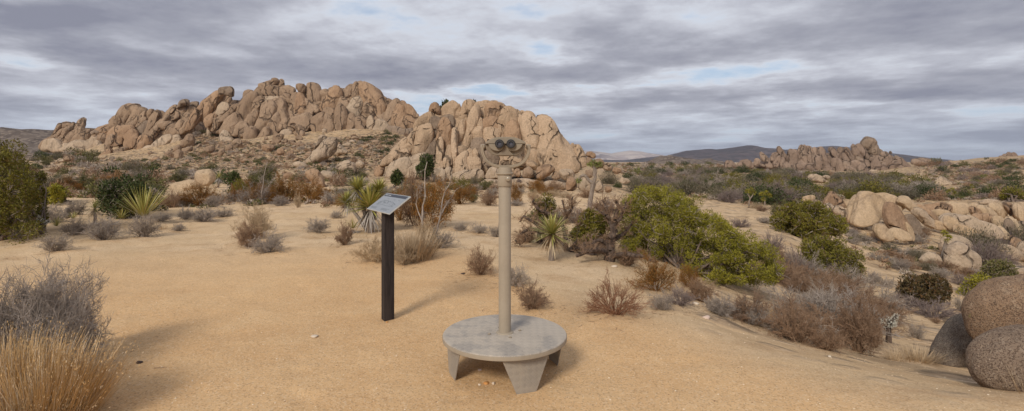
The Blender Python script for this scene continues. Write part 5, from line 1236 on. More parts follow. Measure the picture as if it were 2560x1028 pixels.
joshua(1873, 520, 'pale-trunked Joshua tree with lime tufts in the valley brush', [([(1872, 520), (1873, 505), (1876, 495)], 2.2, 1.8), ([(1876, 496), (1870, 487), (1871, 478)], 1.6, 1.2), ([(1876, 496), (1882, 488), (1884, 482)], 1.6, 1.2)], [(1868, 478, 7), (1878, 474, 7), (1885, 482, 7), (1874, 483, 6)], seed=2, mat=JUNIPER)
joshua(1912, 515, 'second lime-tufted Joshua tree just right of the pale-trunked one', [([(1912, 515), (1912, 495)], 2, 1.5)], [(1905, 486, 8), (1916, 483, 8), (1924, 490, 7), (1909, 498, 7)], seed=3, mat=JUNIPER)
joshua(2352, 662, 'leaning Joshua tree with a bare dark trunk on the right-hand bank', [([(2350, 663), (2356, 640), (2362, 615), (2365, 602)], 4.2, 3)], [(2361, 583, 9), (2372, 594, 9), (2366, 602, 7), (2355, 661, 9), (2343, 648, 7), (2362, 666, 7)], seed=4, mat=JUNIPER)
joshua(1591, 445, 'distant Joshua tree on the plain right of the dome', [([(1589, 447), (1591, 434), (1594, 428)], 1.2, .9), ([(1591, 436), (1587, 430)], 1, .7)], [(1588, 427, 6), (1596, 425, 6), (1602, 431, 5), (1593, 433, 5)], seed=5)
joshua(2375, 492, 'bushy Joshua tree with bright tufts behind the ledge', [([(2374, 493), (2376, 480)], 1.6, 1.2)], [(2372, 478, 6), (2380, 474, 6), (2385, 482, 6), (2366, 483, 5)], seed=6, mat=JUNIPER)
joshua(2427, 487, 'thin single-stemmed Joshua tree behind the ledge', [([(2426, 488), (2428, 472), (2429, 466)], 1.0, .8)], [(2429, 463, 4), (2430, 469, 4)], seed=7, mat=JUNIPER)
joshua(2321, 480, 'tall Joshua tree with drooping arms behind the ledge, left of the bushy one', [([(2320, 482), (2320, 462), (2323, 455)], 1.3, 1)], [(2320, 452, 6), (2327, 456, 5), (2316, 458, 5), (2325, 470, 4)], seed=8)
joshua(2459, 452, 'Joshua tree on the lower slope of the right hill', [([(2458, 454), (2460, 444)], 1.2, .9)], [(2456, 441, 5), (2464, 440, 5), (2470, 445, 5)], seed=9)
joshua(2466, 400, 'Joshua tree silhouetted on the right hill crest', [([(2464, 401), (2466, 397)], .8, .6)], [(2463, 396, 3.5), (2469, 396, 3.5)], seed=10, mat=DARKGREEN, n=60)
joshua(1322, 470, 'small Joshua tree in front of the dome apron, right of the viewer neck', [([(1323, 471), (1324, 460)], 1.2, .9)], [(1322, 456, 5), (1327, 459, 4)], seed=11)
joshua(1297, 470, 'tiny dark-topped Joshua tree nearest the viewer neck', [([(1297, 470), (1297, 458)], .9, .7)], [(1294, 453, 4), (1301, 453, 4), (1297, 450, 4)], seed=12, mat=PURPLETWIG)
joshua(1995, 475, 'grey-green Joshua tree in the valley left of the cream whaleback', [([(1994, 478), (1995, 465)], 1.5, 1.1)], [(1988, 462, 6), (1998, 460, 6), (2004, 466, 6), (1993, 468, 5)], seed=13, mat=OLIVE)

# ------------------------------------------------------------------ cholla
def cholla(px, py, w, h, label, seed):
    g = hit(px, py); d = g.y; r_ = np.random.default_rng(seed); root = empty('cholla', g); tag(root, label, 'cactus'); b = PB(); c = PB(); W_, H_ = w/F*d/2, h/F*d
    b.path([np.array(g)-[0, 0, .03], np.array(g)+[0, 0, H_*.6]], [H_*.10, H_*.07], 7)
    for i in range(13):
        a = r_.uniform(0, 2*PI); A = np.array(g)+[0, 0, H_*r_.uniform(.35, .65)]; E = A+[math.cos(a)*W_*r_.uniform(.3, .8), math.sin(a)*W_*.8, H_*r_.uniform(.1, .38)]; b.path([A, E], [H_*.05, H_*.04], 6)
        n = 140; f = r_.random(n)[:, None]; D = rdir(r_, n); c.leaves(A*(1-f)*.6+E*(1-(1-f)*.6)+D*H_*.045, D, H_*.06, H_*.009, r_)
    mobj('stem', b.mesh('stem', DARKBARK, g), root); mobj('spines', c.mesh('spines', CHOLLA, g), root)
cholla(104, 588, 40, 46, 'white-spined cholla cactus below the left-edge juniper', 1)
cholla(2222, 858, 40, 74, 'cholla cactus with pale tips behind the tangled bush', 2)

# ------------------------------------------------------------------ grass
def grass(px, py, w, h, label, n, lean, seed, mat=GOLDGRASS, bw=.006, spread=.9, deep=.5, name='grass_clump'):
    g = hit(px, py); r = w/F*g.y/2; p = g+Vector((g.x, g.y, 0)).normalized()*r*deep; p.z = gz(p.x, p.y); o = mobj(name, p_grass(name, mat, seed, n, lean, spread, bw), None, p)
    hh = (EYE-(py-h-HY)/F*p.y)-p.z; o.scale = (r*1.3, r*1.3, hh); return tag(o, label, 'grass')
big = w2(60, 1010, 3.75); big.z = gz(big.x, big.y)
put('grey', 110, 965, 330, 300, 'large grey dry shrub behind the golden grass in the bottom left corner', at=Vector((w2(110, 900, 3.75).x, 3.75, gz(w2(110, 900, 3.75).x, 3.75))))
o = COL.objects[-1]; o.scale = (.56, .48, .76); o.location = (-3.62, 3.85, -.02)
o.data = p_twig('dry_shrub', GREYTWIG, 99, n0=170, n1=14, n2=11, th=.0060)
def grass_at(x, y, sx, sy, sz, label, n, lean, seed, mat=GOLDGRASS, bw=.006, spread=.9, name='grass_clump'):
    o = mobj(name, p_grass(name, mat, seed, n, lean, spread, bw), None, (x, y, gz(x, y))); o.scale = (sx, sy, sz); return tag(o, label, 'grass')
grass_at(-2.86, 3.15, .42, .42, .56, 'tall golden dry grass clump leaning right, bottom left corner', 2600, (.30, -.05), 1, bw=.0045, spread=.7)
grass_at(-3.28, 3.30, .46, .40, .58, 'straw-brown grass standing upright behind the leaning golden clump', 1800, (.06, 0), 2, bw=.0045, spread=.6)
grass_at(-2.84, 2.85, .38, .30, .42, 'low pale grass along the bottom edge of the golden clump', 1300, (.35, -.2), 3, TANTWIG, .0045, 1.2)
grass(2290, 905, 110, 46, 'dry straw-coloured grass between the tangled bush and the grey slab', 420, (.05, 0), 4, TANTWIG, .008)
grass(2375, 912, 60, 34, 'thin dry grass at the foot of the grey slab', 160, (0, 0), 5, TANTWIG, .008)
grass(2235, 902, 60, 36, 'pale dry grass under the right end of the tangled bush', 200, (0, 0), 6, TANTWIG, .008)
grass(1925, 806, 34, 52, 'single upright tuft of golden grass among the grey shrubs below the big juniper', 160, (0, 0), 7, GOLDGRASS, .012, .5)
grass(1035, 655, 130, 95, 'pale dead grass mass behind the sign post', 900, (.05, 0), 8, TANTWIG, .008, .8)
grass(2560, 985, 120, 110, 'thin pale stems arching at the right edge before the lowest boulder', 60, (-.5, 0), 9, TANTWIG, .005, 1.2)
grass(405, 575, 40, 20, 'wisp of straw grass beside the shrubs left of the tan bush', 90, (0, 0), 10, TANTWIG, .01)
grass(2170, 597, 14, 22, 'yellow tuft of grass on the bank below the bald domes', 120, (0, 0), 11, GOLDGRASS, .02)

# ------------------------------------------------------------------ shrubs one can point to
for a in [
 ('grey', 137, 634, 92, 50, 'sprawling grey twiggy shrub alone at the front of the left group'), ('grey', 186, 590, 76, 48, 'grey shrub, leftmost of the three rounded ones in a row at left'),
 ('grey', 257, 602, 100, 70, 'largest of the three rounded grey shrubs in a row at left'), ('grey', 360, 594, 92, 66, 'pale grey shrub directly under the large spiky yucca'),
 ('grey', 446, 580, 46, 24, 'small low grey shrub right of the row, near the sandy track'), ('grey', 508, 556, 84, 42, 'dark grey spreading shrub on the sand left of the tan bush'),
 ('grey', 462, 552, 50, 36, 'little shrub tucked behind the dark spreading one'), ('grey', 405, 556, 50, 26, 'grey tuft right of the large spiky yucca'), ('grey', 130, 560, 80, 58, 'bluish grey bush behind the white cholla'), ('grey', 190, 540, 70, 44, 'pale bluish bush left of the tiny yucca'), ('grey', 60, 602, 70, 50, 'dark twiggy undergrowth at the foot of the left-edge juniper'),
 ('orange', 500, 516, 96, 58, 'rust-brown bush with dark stems left of the sand patch'), ('brown', 430, 520, 60, 50, 'brown bush right of the large yucca tips'), ('grey', 560, 545, 60, 28, 'grey tuft between the dead yucca and the tan bush'),
 ('tan', 640, 602, 120, 100, 'tall pale tan bush in the middle of the sand, upper part'), ('grey', 668, 636, 92, 58, 'grey foot of the tall tan bush, spreading right'), ('brown', 622, 622, 80, 70, 'reddish twiggy side of the tall tan bush, lower left'),
 ('olive', 655, 486, 86, 72, 'feathery green bush behind the rust bushes at left'), ('agreen', 600, 490, 46, 44, 'small green bush between round boulder and feathery bush'), ('orange', 715, 505, 110, 62, 'bright rust-orange bush below the split brown boulder'), ('orange', 775, 510, 100, 58, 'rust-orange bush, right of the brightest one'), ('orange', 650, 512, 80, 44, 'brownish rust bush at the left end of the orange row'),
 ('grey', 700, 516, 60, 30, 'grey tuft in front of the brightest rust bush'), ('grey', 830, 512, 70, 40, 'grey bush between the orange row and the many-headed yucca'), ('tan', 745, 520, 24, 42, 'spindly tan stems in front of the orange row'), ('orange', 860, 522, 60, 40, 'rust bush against the left side of the many-headed yucca'),
 ('grey', 795, 590, 84, 48, 'grey shrub on the track edge left of the many-headed yucca'), ('brown', 862, 616, 58, 66, 'upright brownish shrub in front of the small young yucca'), ('grey', 840, 548, 44, 24, 'low grey tuft behind the track-edge shrub'),
 ('tan', 935, 662, 120, 82, 'straw-coloured dome of twigs directly left of the sign post'), ('tan', 1010, 668, 84, 78, 'straw-coloured twigs directly right of the sign post'), ('brown', 1040, 570, 110, 150, 'tall brown-orange bush of bare stems behind the sign'), ('orange', 1085, 575, 110, 130, 'tall rust bush right of the sign, the highest of them'), ('orange', 1000, 555, 70, 90, 'rust bush peeping between yucca and sign'), ('olive', 1030, 500, 80, 46, 'dull green bush behind the tall rust bush'), ('grey', 1095, 622, 90, 62, 'grey tangled bush at the foot of the bleached stalks'), ('tan', 1060, 628, 90, 90, 'pale tangle of dead stems right of the sign'),
 ('orange', 1150, 512, 90, 50, 'rust-brown bush left of the viewer pole'), ('agreen', 1152, 476, 62, 34, 'round dark green shrub before the dome, left of the viewer'), ('ggrey', 1186, 462, 32, 26, 'small grey dome-shaped shrub left of the viewer neck'), ('brown', 1222, 516, 56, 46, 'brown shrub just left of the viewer pole'), ('olive', 1180, 508, 40, 26, 'yellow-green tuft left of the viewer pole'), ('grey', 1190, 478, 44, 20, 'low grey shrub behind the yellow-green tuft'),
 ('orange', 1290, 512, 40, 50, 'rust shrub touching the right side of the viewer pole'), ('grey', 1292, 516, 50, 20, 'flat grey shrub right of the viewer pole'), ('tan', 1335, 500, 40, 32, 'round tan shrub on the sand right of the viewer pole'), ('orange', 1348, 480, 28, 30, 'small rust shrub behind the round tan one'), ('brown', 1385, 482, 50, 34, 'brown brush at the foot of the apron slabs'), ('tan', 1380, 492, 70, 20, 'long low straw-grey shrub on the sand'), ('tan', 1415, 496, 50, 18, 'low straw shrub left of the Joshua tree'),
 ('brown', 1465, 496, 50, 26, 'reddish brown shrub behind the Joshua trunk'), ('ggrey', 1523, 462, 52, 36, 'round grey-green shrub between the pale boulders and the plain'), ('green', 1572, 446, 34, 14, 'low bright green bush beside the pale flat boulder'), ('ggrey', 1420, 424, 34, 24, 'grey bush growing at the base of the big dome slab'), ('ggrey', 1443, 426, 34, 20, 'olive bush at the right base of the dome'), ('ggrey', 1330, 446, 30, 26, 'dark grey bush left of the big angular block'), ('green', 1545, 470, 24, 14, 'small green bush right of the pale boulders'),
 ('ggrey', 1593, 485, 64, 44, 'big round grey-olive bush above the juniper top'), ('brown', 1320, 612, 80, 50, 'brown twiggy brush at the left end of the dead tangle'), ('grey', 1400, 560, 90, 50, 'grey brush behind the middle yucca blades'), ('mauve', 1480, 640, 90, 44, 'bare brush lying under the small ragged juniper'), ('olive', 1340, 560, 60, 40, 'dull olive bush behind the dead tangle'), ('brown', 1570, 668, 80, 44, 'brown brush at the left foot of the big juniper'), ('mauve', 1510, 545, 100, 60, 'bare mauve brush left of the dead forked trunk'), ('mauve', 1440, 560, 80, 50, 'bare brush behind the middle yucca'),
 ('grey', 1150, 580, 44, 24, 'first small grey shrub in the row left of the pole'), ('grey', 1195, 586, 62, 30, 'second small grey shrub in the row left of the pole'), ('grey', 1240, 594, 52, 34, 'third small grey shrub in the row, touching the pole'),
 ('brown', 1200, 692, 92, 84, 'rounded brown-grey bush left of the pole, mid height'), ('grey', 1285, 722, 110, 66, 'tangled grey twigs crossing behind the pole'), ('brown', 1330, 782, 106, 80, 'dense reddish brown bush right of the pole, nearest the platform'),
 ('red', 1535, 800, 170, 108, 'airy reddish bush of bare rods right of the platform'), ('orange', 1640, 735, 130, 86, 'bright orange bush under the left part of the big juniper'), ('orange', 1720, 720, 60, 60, 'orange bush touching the big juniper foliage'), ('grey', 1655, 780, 84, 56, 'blue-grey shrub below the bright orange bush'), ('brown', 1750, 758, 100, 66, 'reddish grey brush at the front foot of the big juniper'), ('mauve', 1700, 768, 90, 50, 'mauve twigs between the orange bush and the stones'), ('grey', 1800, 792, 110, 60, 'grey shrub on the crest of the bank below the big juniper'), ('grey', 1875, 812, 110, 60, 'grey shrub right of the golden tuft'), ('mauve', 1985, 702, 84, 84, 'tall bare mauve bush between the two olive junipers'), ('mauve', 1930, 640, 80, 60, 'pale bare twigs above the right end of the big juniper'), 
 ('brown', 1990, 858, 160, 122, 'wide grey-brown bush of crooked twigs at the edge of the bank'), ('brown', 2145, 884, 124, 165, 'big red-brown tangled bush at the edge of the bank'), ('brown', 2085, 770, 90, 62, 'brown brush behind the big tangled bush'), ('brown', 2065, 878, 110, 70, 'grey roots and twigs between the two big tangled bushes'), ('brown', 2188, 872, 50, 90, 'right flank of rusty twigs on the big tangled bush'),
 ('brown', 1905, 530, 40, 16, 'low brown shrub on the sandy spit behind the big juniper'), ('grey', 1915, 560, 60, 20, 'flat grey shrub on the sandy spit'), ('tan', 1890, 522, 50, 18, 'straw-coloured low shrub on the sandy spit'), ('mauve', 1850, 570, 60, 28, 'mauve brush on the near side of the sandy spit'), ('olive', 1950, 545, 60, 40, 'feathery grey-green bush left of the rounded olive juniper'),
 ('grey', 2240, 600, 50, 28, 'dark grey shrub under the standing block of the bald domes'), ('brown', 2308, 596, 44, 36, 'rusty dead bush beside the bald domes'), ('grey', 2300, 612, 60, 30, 'dark shrub below the rusty dead bush'), ('green', 2455, 596, 46, 34, 'green bush on the ledge slope'), ('mauve', 2545, 690, 60, 44, 'pale mauve thicket at the right edge'), ('grey', 2500, 560, 30, 14, 'grey shrub in the hollow of the ledge'), ('grey', 2426, 558, 34, 14, 'dark flat shrub lying on the pale slab of the ledge'), ('grey', 2386, 532, 24, 16, 'bluish shrub between blocks of the ledge'),
 ('mauve', 2255, 776, 80, 44, 'grey-mauve brush left of the blackish oak bush'), ('mauve', 2330, 800, 150, 50, 'grey-mauve thicket in front of the blackish oak bush'), ('mauve', 2400, 716, 50, 34, 'round grey shrub on the sand above the blackish oak bush'), ('grey', 2350, 698, 60, 34, 'grey shrub behind the blackish oak bush'), ('grey', 2215, 720, 60, 30, 'grey shrub on the sand right of the tangled bush top'), ('grey', 2180, 712, 50, 40, 'grey shrub touching the grey-olive juniper'), ('brown', 2340, 810, 30, 18, 'small brown shrub alone in the gully shade'), ('grey', 2290, 850, 60, 44, 'grey shrub beside the cholla in the gully'), ('agreen', 2430, 790, 40, 40, 'dark green brush left of the big coarse boulder'), ('grey', 2405, 780, 40, 50, 'grey brush above the grey slab'),
]: put(*a)

# ------------------------------------------------------------------ scattered shrubs
def scatter(poly, kinds, n, wr, asp, label, group, stuff=None, stuff_n=0, swr=None, seed=1, near=90, y0=440):
    rr = random.Random(seed)
    clear = lambda x, y: any(a < x < b and c < y < d for a, b, c, d in ((400, 560, 462, 512), (150, 262, 498, 536), (740, 815, 466, 486), (2005, 2085, 452, 480), (2245, 2295, 462, 482), (2330, 2390, 464, 484)))
    for (x, y) in sorted(sample_zone(poly, n, rr), key=lambda q: q[1]):
        if clear(x, y): continue
        k = rr.choice(kinds); sc = 1+max(0, (y-y0))/near; w = rr.uniform(*wr)*sc; lb, gp = (label[k], group[k]) if isinstance(label, dict) else (label, group)
        put(k, x, y, w, w*rr.uniform(*asp), lb, gp)
    if stuff_n:
        r_ = np.random.default_rng(seed); A = {}
        for (x, y) in sample_zone(poly, stuff_n, rr):
            if clear(x, y): continue
            g = hit(x, y); m, nm = rr.choice(stuff); sc = 1+max(0, (y-440))/90; R = rr.uniform(*swr)*sc/F*g.y/2; b = A.setdefault(nm, (PB(), m))[0]
            n_ = 46; C, d = blob_pts(r_, n_, .2, int(x)); C[:, 2] *= .8; b.leaves(np.array(g)+C*R, unit(d+rdir(r_, n_, .5)), R*r_.uniform(.3, .6, n_), R*.13, r_)
        for nm, (b, m) in A.items(): tag(mobj(nm, b.mesh(nm, m)), {'scrub': 'low scrub covering ', 'green_scrub': 'low green scrub covering ', 'grey_scrub': 'low grey scrub covering '}.get(nm, 'low brush covering ')+stuff_where[seed], 'scrub', kind='stuff')
stuff_where = {21: 'the open slope below the left ridges', 22: 'the left-hand plain', 23: 'the valley floor at right', 24: 'the right-hand hill', 25: 'the sand in front of the dome', 26: 'the bank below the bald domes', 27: 'the far plain', 28: 'the brush belt behind the sandy track', 29: 'the gully left of the dome'}
ST = [(DARKGREEN, 'green_scrub'), (BROWNTWIG, 'scrub'), (GREYTWIG, 'grey_scrub')]; STO = [(OLIVE, 'green_scrub'), (BROWNTWIG, 'scrub'), (GREYTWIG, 'grey_scrub')]
scatter(slope, ['fgreen', 'fbrown', 'folive', 'fgrey'], 110, (9, 24), (.45, .8), 'small dark shrub dotted on the open slope below the left ridges', 'shrubs dotted on the left slope', ST, 2600, (3, 9), 21)
scatter(parse('890,350 1000,322 1040,330 1000,370 960,400 900,395'), ['fgreen', 'fbrown', 'folive'], 30, (8, 20), (.5, .8), 'shrub in the gully between the tallest ridge and the dome', 'shrubs in the gully left of the dome', ST, 160, (3, 8), 29)
scatter(parse('0,385 130,378 240,400 300,418 560,425 900,436 940,445 900,470 600,462 400,458 380,500 120,500 0,470'), ['ggrey', 'fbrown', 'folive', 'fgreen', 'fgrey', 'olive'], 130, (18, 48), (.45, .75), 'scrubby bush on the left-hand plain', 'bushes on the left-hand plain', STO, 900, (5, 16), 22)
scatter(parse('60,382 240,384 250,398 160,408 60,408'), ['fgreen', 'ggrey', 'folive'], 22, (16, 34), (.5, .8), 'dark bush at the foot of the left pinnacles', 'bushes before the left pinnacles')
scatter(parse('150,470 380,462 420,490 640,470 860,480 1120,480 1130,500 860,520 600,515 420,530 160,530'), ['grey', 'brown', 'orange', 'ggrey', 'grey', 'olive'], 60, (28, 54), (.35, .6), 'dry bush in the brush belt behind the sandy track', 'bushes of the belt behind the track', STO, 260, (8, 18), 28)
scatter(parse('1000,455 1120,470 1240,474 1400,476 1420,490 1240,500 1020,490'), ['olive', 'grey', 'brown', 'orange'], 30, (16, 40), (.4, .7), 'small bush on the sand in front of the dome', 'bushes in front of the dome', STO, 120, (4, 10), 25)
VL = {'ggrey': 'grey-olive thicket bush on the valley floor', 'mauve': 'bare mauve-grey bush on the valley floor', 'green': 'dark green bush on the valley floor', 'agreen': 'olive-green bush on the valley floor', 'grey': 'dry grey bush on the valley floor', 'brown': 'brown bush on the valley floor', 'orange': 'rust-coloured bush on the valley floor'}
VG = {k: v.replace(' bush on', ' bushes on')+' right of the dome' for k, v in VL.items()}
scatter(parse('1560,452 1640,432 1800,428 2000,440 2110,450 2230,462 2320,470 2330,510 2240,500 2100,498 2000,520 1850,512 1760,500 1700,490 1600,480'), ['ggrey', 'mauve', 'green', 'ggrey', 'mauve', 'agreen', 'ggrey', 'grey', 'agreen'], 235, (20, 46), (.36, .56), VL, VG, STO, 700, (6, 14), 23, near=50, y0=432)
scatter(parse('1500,412 1600,410 1800,414 2000,425 2100,434 2280,438 2300,450 2050,448 1800,432 1600,440 1520,432'), ['fgreen', 'folive', 'fbrown', 'fmauve', 'fgrey'], 120, (12, 30), (.3, .5), 'far low shrub on the plain below the dark mountain', 'far shrubs on the plain', STO, 1600, (4, 12), 27)
scatter(parse('2290,412 2400,410 2500,400 2560,398 2560,505 2440,500 2330,505 2330,460'), ['fgreen', 'folive', 'fbrown', 'fmauve', 'ggrey'], 130, (10, 30), (.4, .7), 'scrub bush on the right-hand hill', 'bushes on the right-hand hill', STO, 1500, (3, 10), 24)
scatter(parse('2110,580 2200,600 2300,600 2400,640 2500,670 2480,700 2380,690 2250,690 2180,660 2120,620'), ['grey', 'grey', 'brown', 'ggrey'], 44, (8, 18), (.4, .6), 'small dark shrub on the sandy bank below the bald domes', 'shrubs on the bank below the bald domes', STO, 120, (3, 8), 26)
scatter(parse('1880,660 1960,690 2010,700 2120,730 2150,770 2060,770 1960,740'), ['grey', 'brown'], 9, (24, 44), (.4, .6), 'bare brush on the bank between the olive junipers', 'brush between the olive junipers')
scatter(parse('1780,800 1900,815 2060,760 2200,790 2220,850 2000,880 1900,850'), ['grey', 'brown'], 12, (24, 44), (.4, .6), 'grey twiggy brush along the edge of the right bank', 'brush along the right bank edge')
scatter(parse('2380,640 2560,600 2560,700 2440,700'), ['mauve', 'ggrey', 'mauve'], 8, (20, 34), (.5, .8), 'pale mauve bush in the thicket below the ledge', 'bushes below the ledge')

def litter():
    r_ = np.random.default_rng(77); b = PB(); src = [o for o in COL.objects if o.get('category') in ('shrub', 'yucca', 'juniper', 'dead tree') and 3 < o.location.y < 22 and o.parent is None]
    for o in src:
        n = 34; R = max(o.scale[0], .35) if o.type == 'MESH' else .8; a = r_.uniform(0, 2*PI, n); q = R*(.6+1.1*r_.random(n)**1.5); x = o.location.x+np.cos(a)*q; y = o.location.y+np.sin(a)*q; y = np.maximum(y, 2.0)
        A = np.stack([x, y, ground_np(x, y)+.004], 1); d = rdir(r_, n); d[:, 2] *= .12; L = r_.uniform(.02, .10, n)[:, None]; b.tubes(A, A+d*L, .0025, .0015)
    tag(mobj('twig_litter', b.mesh('twig_litter', BROWNTWIG)), 'broken dry twigs littering the sand round the shrubs', 'litter', kind='stuff')
litter()
# ------------------------------------------------------------------ materials of the made things
def mat_paint(name, c, sc=3.0, tread=0.0, rot=0.0, size=.020, wear=0.0, radial=False):
    t = NT(name); p = t.obj(); n = t.noise(p, sc, 5, .6); n2 = t.noise(p, 60, 3, .7)
    col = t.mix(t.mrange(n, .35, .7), c, tuple(q*.86 for q in c)); col = t.mix(.12, col, t.ramp(n2, [(.3, (.5, .5, .5)), (.7, (1, 1, 1))]), 'MULTIPLY')
    drip = t.noise(t.scale(p, (14, 14, 1.2)), 2.0, 3, .6); col = t.mix(t.math('MULTIPLY', t.mrange(drip, .55, .75), .18), col, (.24, .19, .13))
    nrm = t.bump(n2, .12, .002)
    if tread:
        q = t.scale(p, 1.0/size, (0, 0, 0)); q = t.scale(q, 1.0, (0, 0, rot)) if tread == 1 else t.scale(q, 1.0, (0, rot, 0))
        s = t.node('ShaderNodeSeparateXYZ', None, i0=q); a, b = s.outputs[0], s.outputs[1 if tread == 1 else 2]
        fa, fb = t.math('FLOOR', a), t.math('FLOOR', b); par = t.math('FLOORED_MODULO', t.math('ADD', fa, fb), 2.0)
        ua, ub = t.math('SUBTRACT', t.math('FRACT', a), .5), t.math('SUBTRACT', t.math('FRACT', b), .5)
        def bars(x, y):
            st = t.math('COSINE', t.math('MULTIPLY', x, 2*PI*4)); st = t.mrange(st, -.1, .7); inx = t.mrange(t.math('ABSOLUTE', x), .46, .40); iny = t.mrange(t.math('ABSOLUTE', y), .46, .36)
            return t.math('MULTIPLY', t.math('MULTIPLY', st, t.mrange(t.math('ABSOLUTE', x), .47, .42)), t.mrange(t.math('ABSOLUTE', y), .48, .36))
        h = t.math('ADD', t.math('MULTIPLY', par, bars(ua, ub)), t.math('MULTIPLY', t.math('SUBTRACT', 1, par), bars(ub, ua)))
        nrm = t.bump(h, 1.0, .006, nrm)
        mask = t.mrange(t.noise(p, 5.5, 3, .55), .47, .60)
        col = t.mix(t.math('MULTIPLY', t.math('MULTIPLY', t.math('SUBTRACT', 1, h), mask), wear), col, (.25, .235, .225))
        sc2 = t.mrange(t.noise(p, 26, 4, .8), .60, .66); col = t.mix(t.math('MULTIPLY', t.math('MULTIPLY', sc2, t.mrange(t.noise(p, 3.0, 2), .48, .58)), wear), col, (.15, .11, .11))
        col = t.mix(t.math('MULTIPLY', h, .30), col, (.56, .51, .43)); col = t.mix(t.math('MULTIPLY', par, .06), col, (.30, .28, .26))
    return t.fin(col, .6, nrm, spec=.22)
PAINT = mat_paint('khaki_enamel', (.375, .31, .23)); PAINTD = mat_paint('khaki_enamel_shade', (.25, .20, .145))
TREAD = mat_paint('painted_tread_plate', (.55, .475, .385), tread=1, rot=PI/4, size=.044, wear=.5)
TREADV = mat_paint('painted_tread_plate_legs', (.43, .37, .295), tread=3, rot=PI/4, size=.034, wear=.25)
BLACK = plainmat('black_rubber', (.022, .021, .022), .45, n=.2, spec=.45); LENS = plainmat('eyepiece_glass', (.10, .10, .125), .08, spec=.8, n=.05, bump=0); STEEL = plainmat('bolt_steel', (.46, .42, .34), .35, .6, .5)
DARKIN = plainmat('dark_recess', (.03, .028, .025), .7)

def lathe(prof, k=48, cx=0, cy=0):
    bm = bmesh.new(); rings = []
    for r, z in prof:
        if r < 1e-6: rings.append([bm.verts.new((cx, cy, z))]); continue
        rings.append([bm.verts.new((cx+r*math.cos(2*PI*i/k), cy+r*math.sin(2*PI*i/k), z)) for i in range(k)])
    for A, B in zip(rings[:-1], rings[1:]):
        for i in range(k):
            j = (i+1) % k
            if len(A) == 1: bm.faces.new((A[0], B[i], B[j]))
            elif len(B) == 1: bm.faces.new((A[i], A[j], B[0]))
            else: bm.faces.new((A[i], A[j], B[j], B[i]))
    return bm
VD = 3.93; VO = Vector(((1262-CX)/F*VD, VD, gz((1262-CX)/F*VD, VD)))
viewer = empty('binocular_viewer', VO); tag(viewer, 'khaki binocular tower viewer on a pole rising from a round tread-plate step', 'binocular viewer')
H = EYE-VO.z
def zz(py, d=VD): return EYE-(py-HY)/F*d-VO.z
def xx(px, d=VD): return (px-CX)/F*d-VO.x
top = .282
step = bmobj('round_step', lathe([(0, top), (.462, top), (.4725, top-.002), (.4765, top-.007), (.4765, top-.036), (.474, top-.038), (.468, top-.038), (.466, top-.006), (0, top-.006)], 96), TREAD, viewer)
rim = bmobj('rim_band', lathe([(.4780, top-.0085), (.4788, top-.010), (.4788, top-.0365), (.4772, top-.0382), (.4775, top-.0085), (.4780, top-.0085)], 96), PAINT, step)
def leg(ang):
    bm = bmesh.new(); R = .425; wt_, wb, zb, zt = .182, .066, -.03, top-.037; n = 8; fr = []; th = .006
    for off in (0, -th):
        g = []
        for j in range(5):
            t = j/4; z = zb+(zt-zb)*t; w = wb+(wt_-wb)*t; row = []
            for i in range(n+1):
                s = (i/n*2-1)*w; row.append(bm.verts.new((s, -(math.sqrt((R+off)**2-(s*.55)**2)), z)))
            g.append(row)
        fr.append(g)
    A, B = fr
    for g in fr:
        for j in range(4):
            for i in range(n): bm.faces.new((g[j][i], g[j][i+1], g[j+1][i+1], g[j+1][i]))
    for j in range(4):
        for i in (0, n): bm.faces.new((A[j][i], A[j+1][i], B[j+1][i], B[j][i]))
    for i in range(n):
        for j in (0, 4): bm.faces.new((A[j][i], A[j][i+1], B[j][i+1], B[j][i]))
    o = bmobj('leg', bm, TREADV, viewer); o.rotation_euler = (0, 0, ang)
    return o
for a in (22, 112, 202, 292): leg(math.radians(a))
bmobj('base_flange', lathe([(0, top+.010), (.056, top+.010), (.064, top+.006), (.068, top+.001), (.068, top-.001), (0, top-.001)], 40), PAINT, step)
for k in range(4):
    a = math.radians(20+90*k); b = lathe([(0, .010), (.006, .010), (.008, .007), (.0085, 0), (.0085, -.002)], 6); o = bmobj('bolt', b, PAINT, step); o.location = (.125*math.cos(a), .125*math.sin(a), top)
    w = bmobj('washer', lathe([(0, .0022), (.013, .0022), (.0135, 0), (.0135, -.002)], 20), PAINTD, step); w.location = (.125*math.cos(a), .125*math.sin(a), top)
zc0, zc1 = zz(466), zz(437)
bmobj('pole', lathe([(0, top-.001), (.0475, top-.001), (.0475, zc0+.01), (.046, zc0+.012), (0, zc0+.012)], 40), PAINT, viewer)
col_ = bmobj('collar', lathe([(.048, zc0), (.054, zc0), (.0555, zc0+.003), (.0555, zc1-.004), (.054, zc1-.001), (.0500, zc1)], 40), PAINT, viewer)
bmobj('swivel_ring', lathe([(.050, zz(438)), (.062, zz(437)), (.0665, zz(435)), (.0655, zz(432.5)), (.055, zz(431)), (.0535, zz(430)), (.0535, zz(420)), (.050, zz(418.5)), (.030, zz(416.8)), (0, zz(415))], 40), PAINT, viewer)
def disc_y(r, t, x, y, z, mat, name, parent, k=28, hole=0):
    b = lathe([(hole, 0), (r*.92, 0), (r, t*.12), (r, t), (hole, t)] if hole else [(0, 0), (r*.9, 0), (r, t*.15), (r, t), (0, t)], k); bmesh.ops.rotate(b, verts=b.verts, cent=(0, 0, 0), matrix=Matrix.Rotation(-PI/2, 3, 'X'))
    o = bmobj(name, b, mat, parent); o.location = (x, y, z); return o
lk = disc_y(.0205, .02, xx(1270), -.068, zz(446), PAINT, 'lock_boss', col_); disc_y(.0115, .004, xx(1270), -.0715, zz(446), STEEL, 'lock_screw', col_, 6)
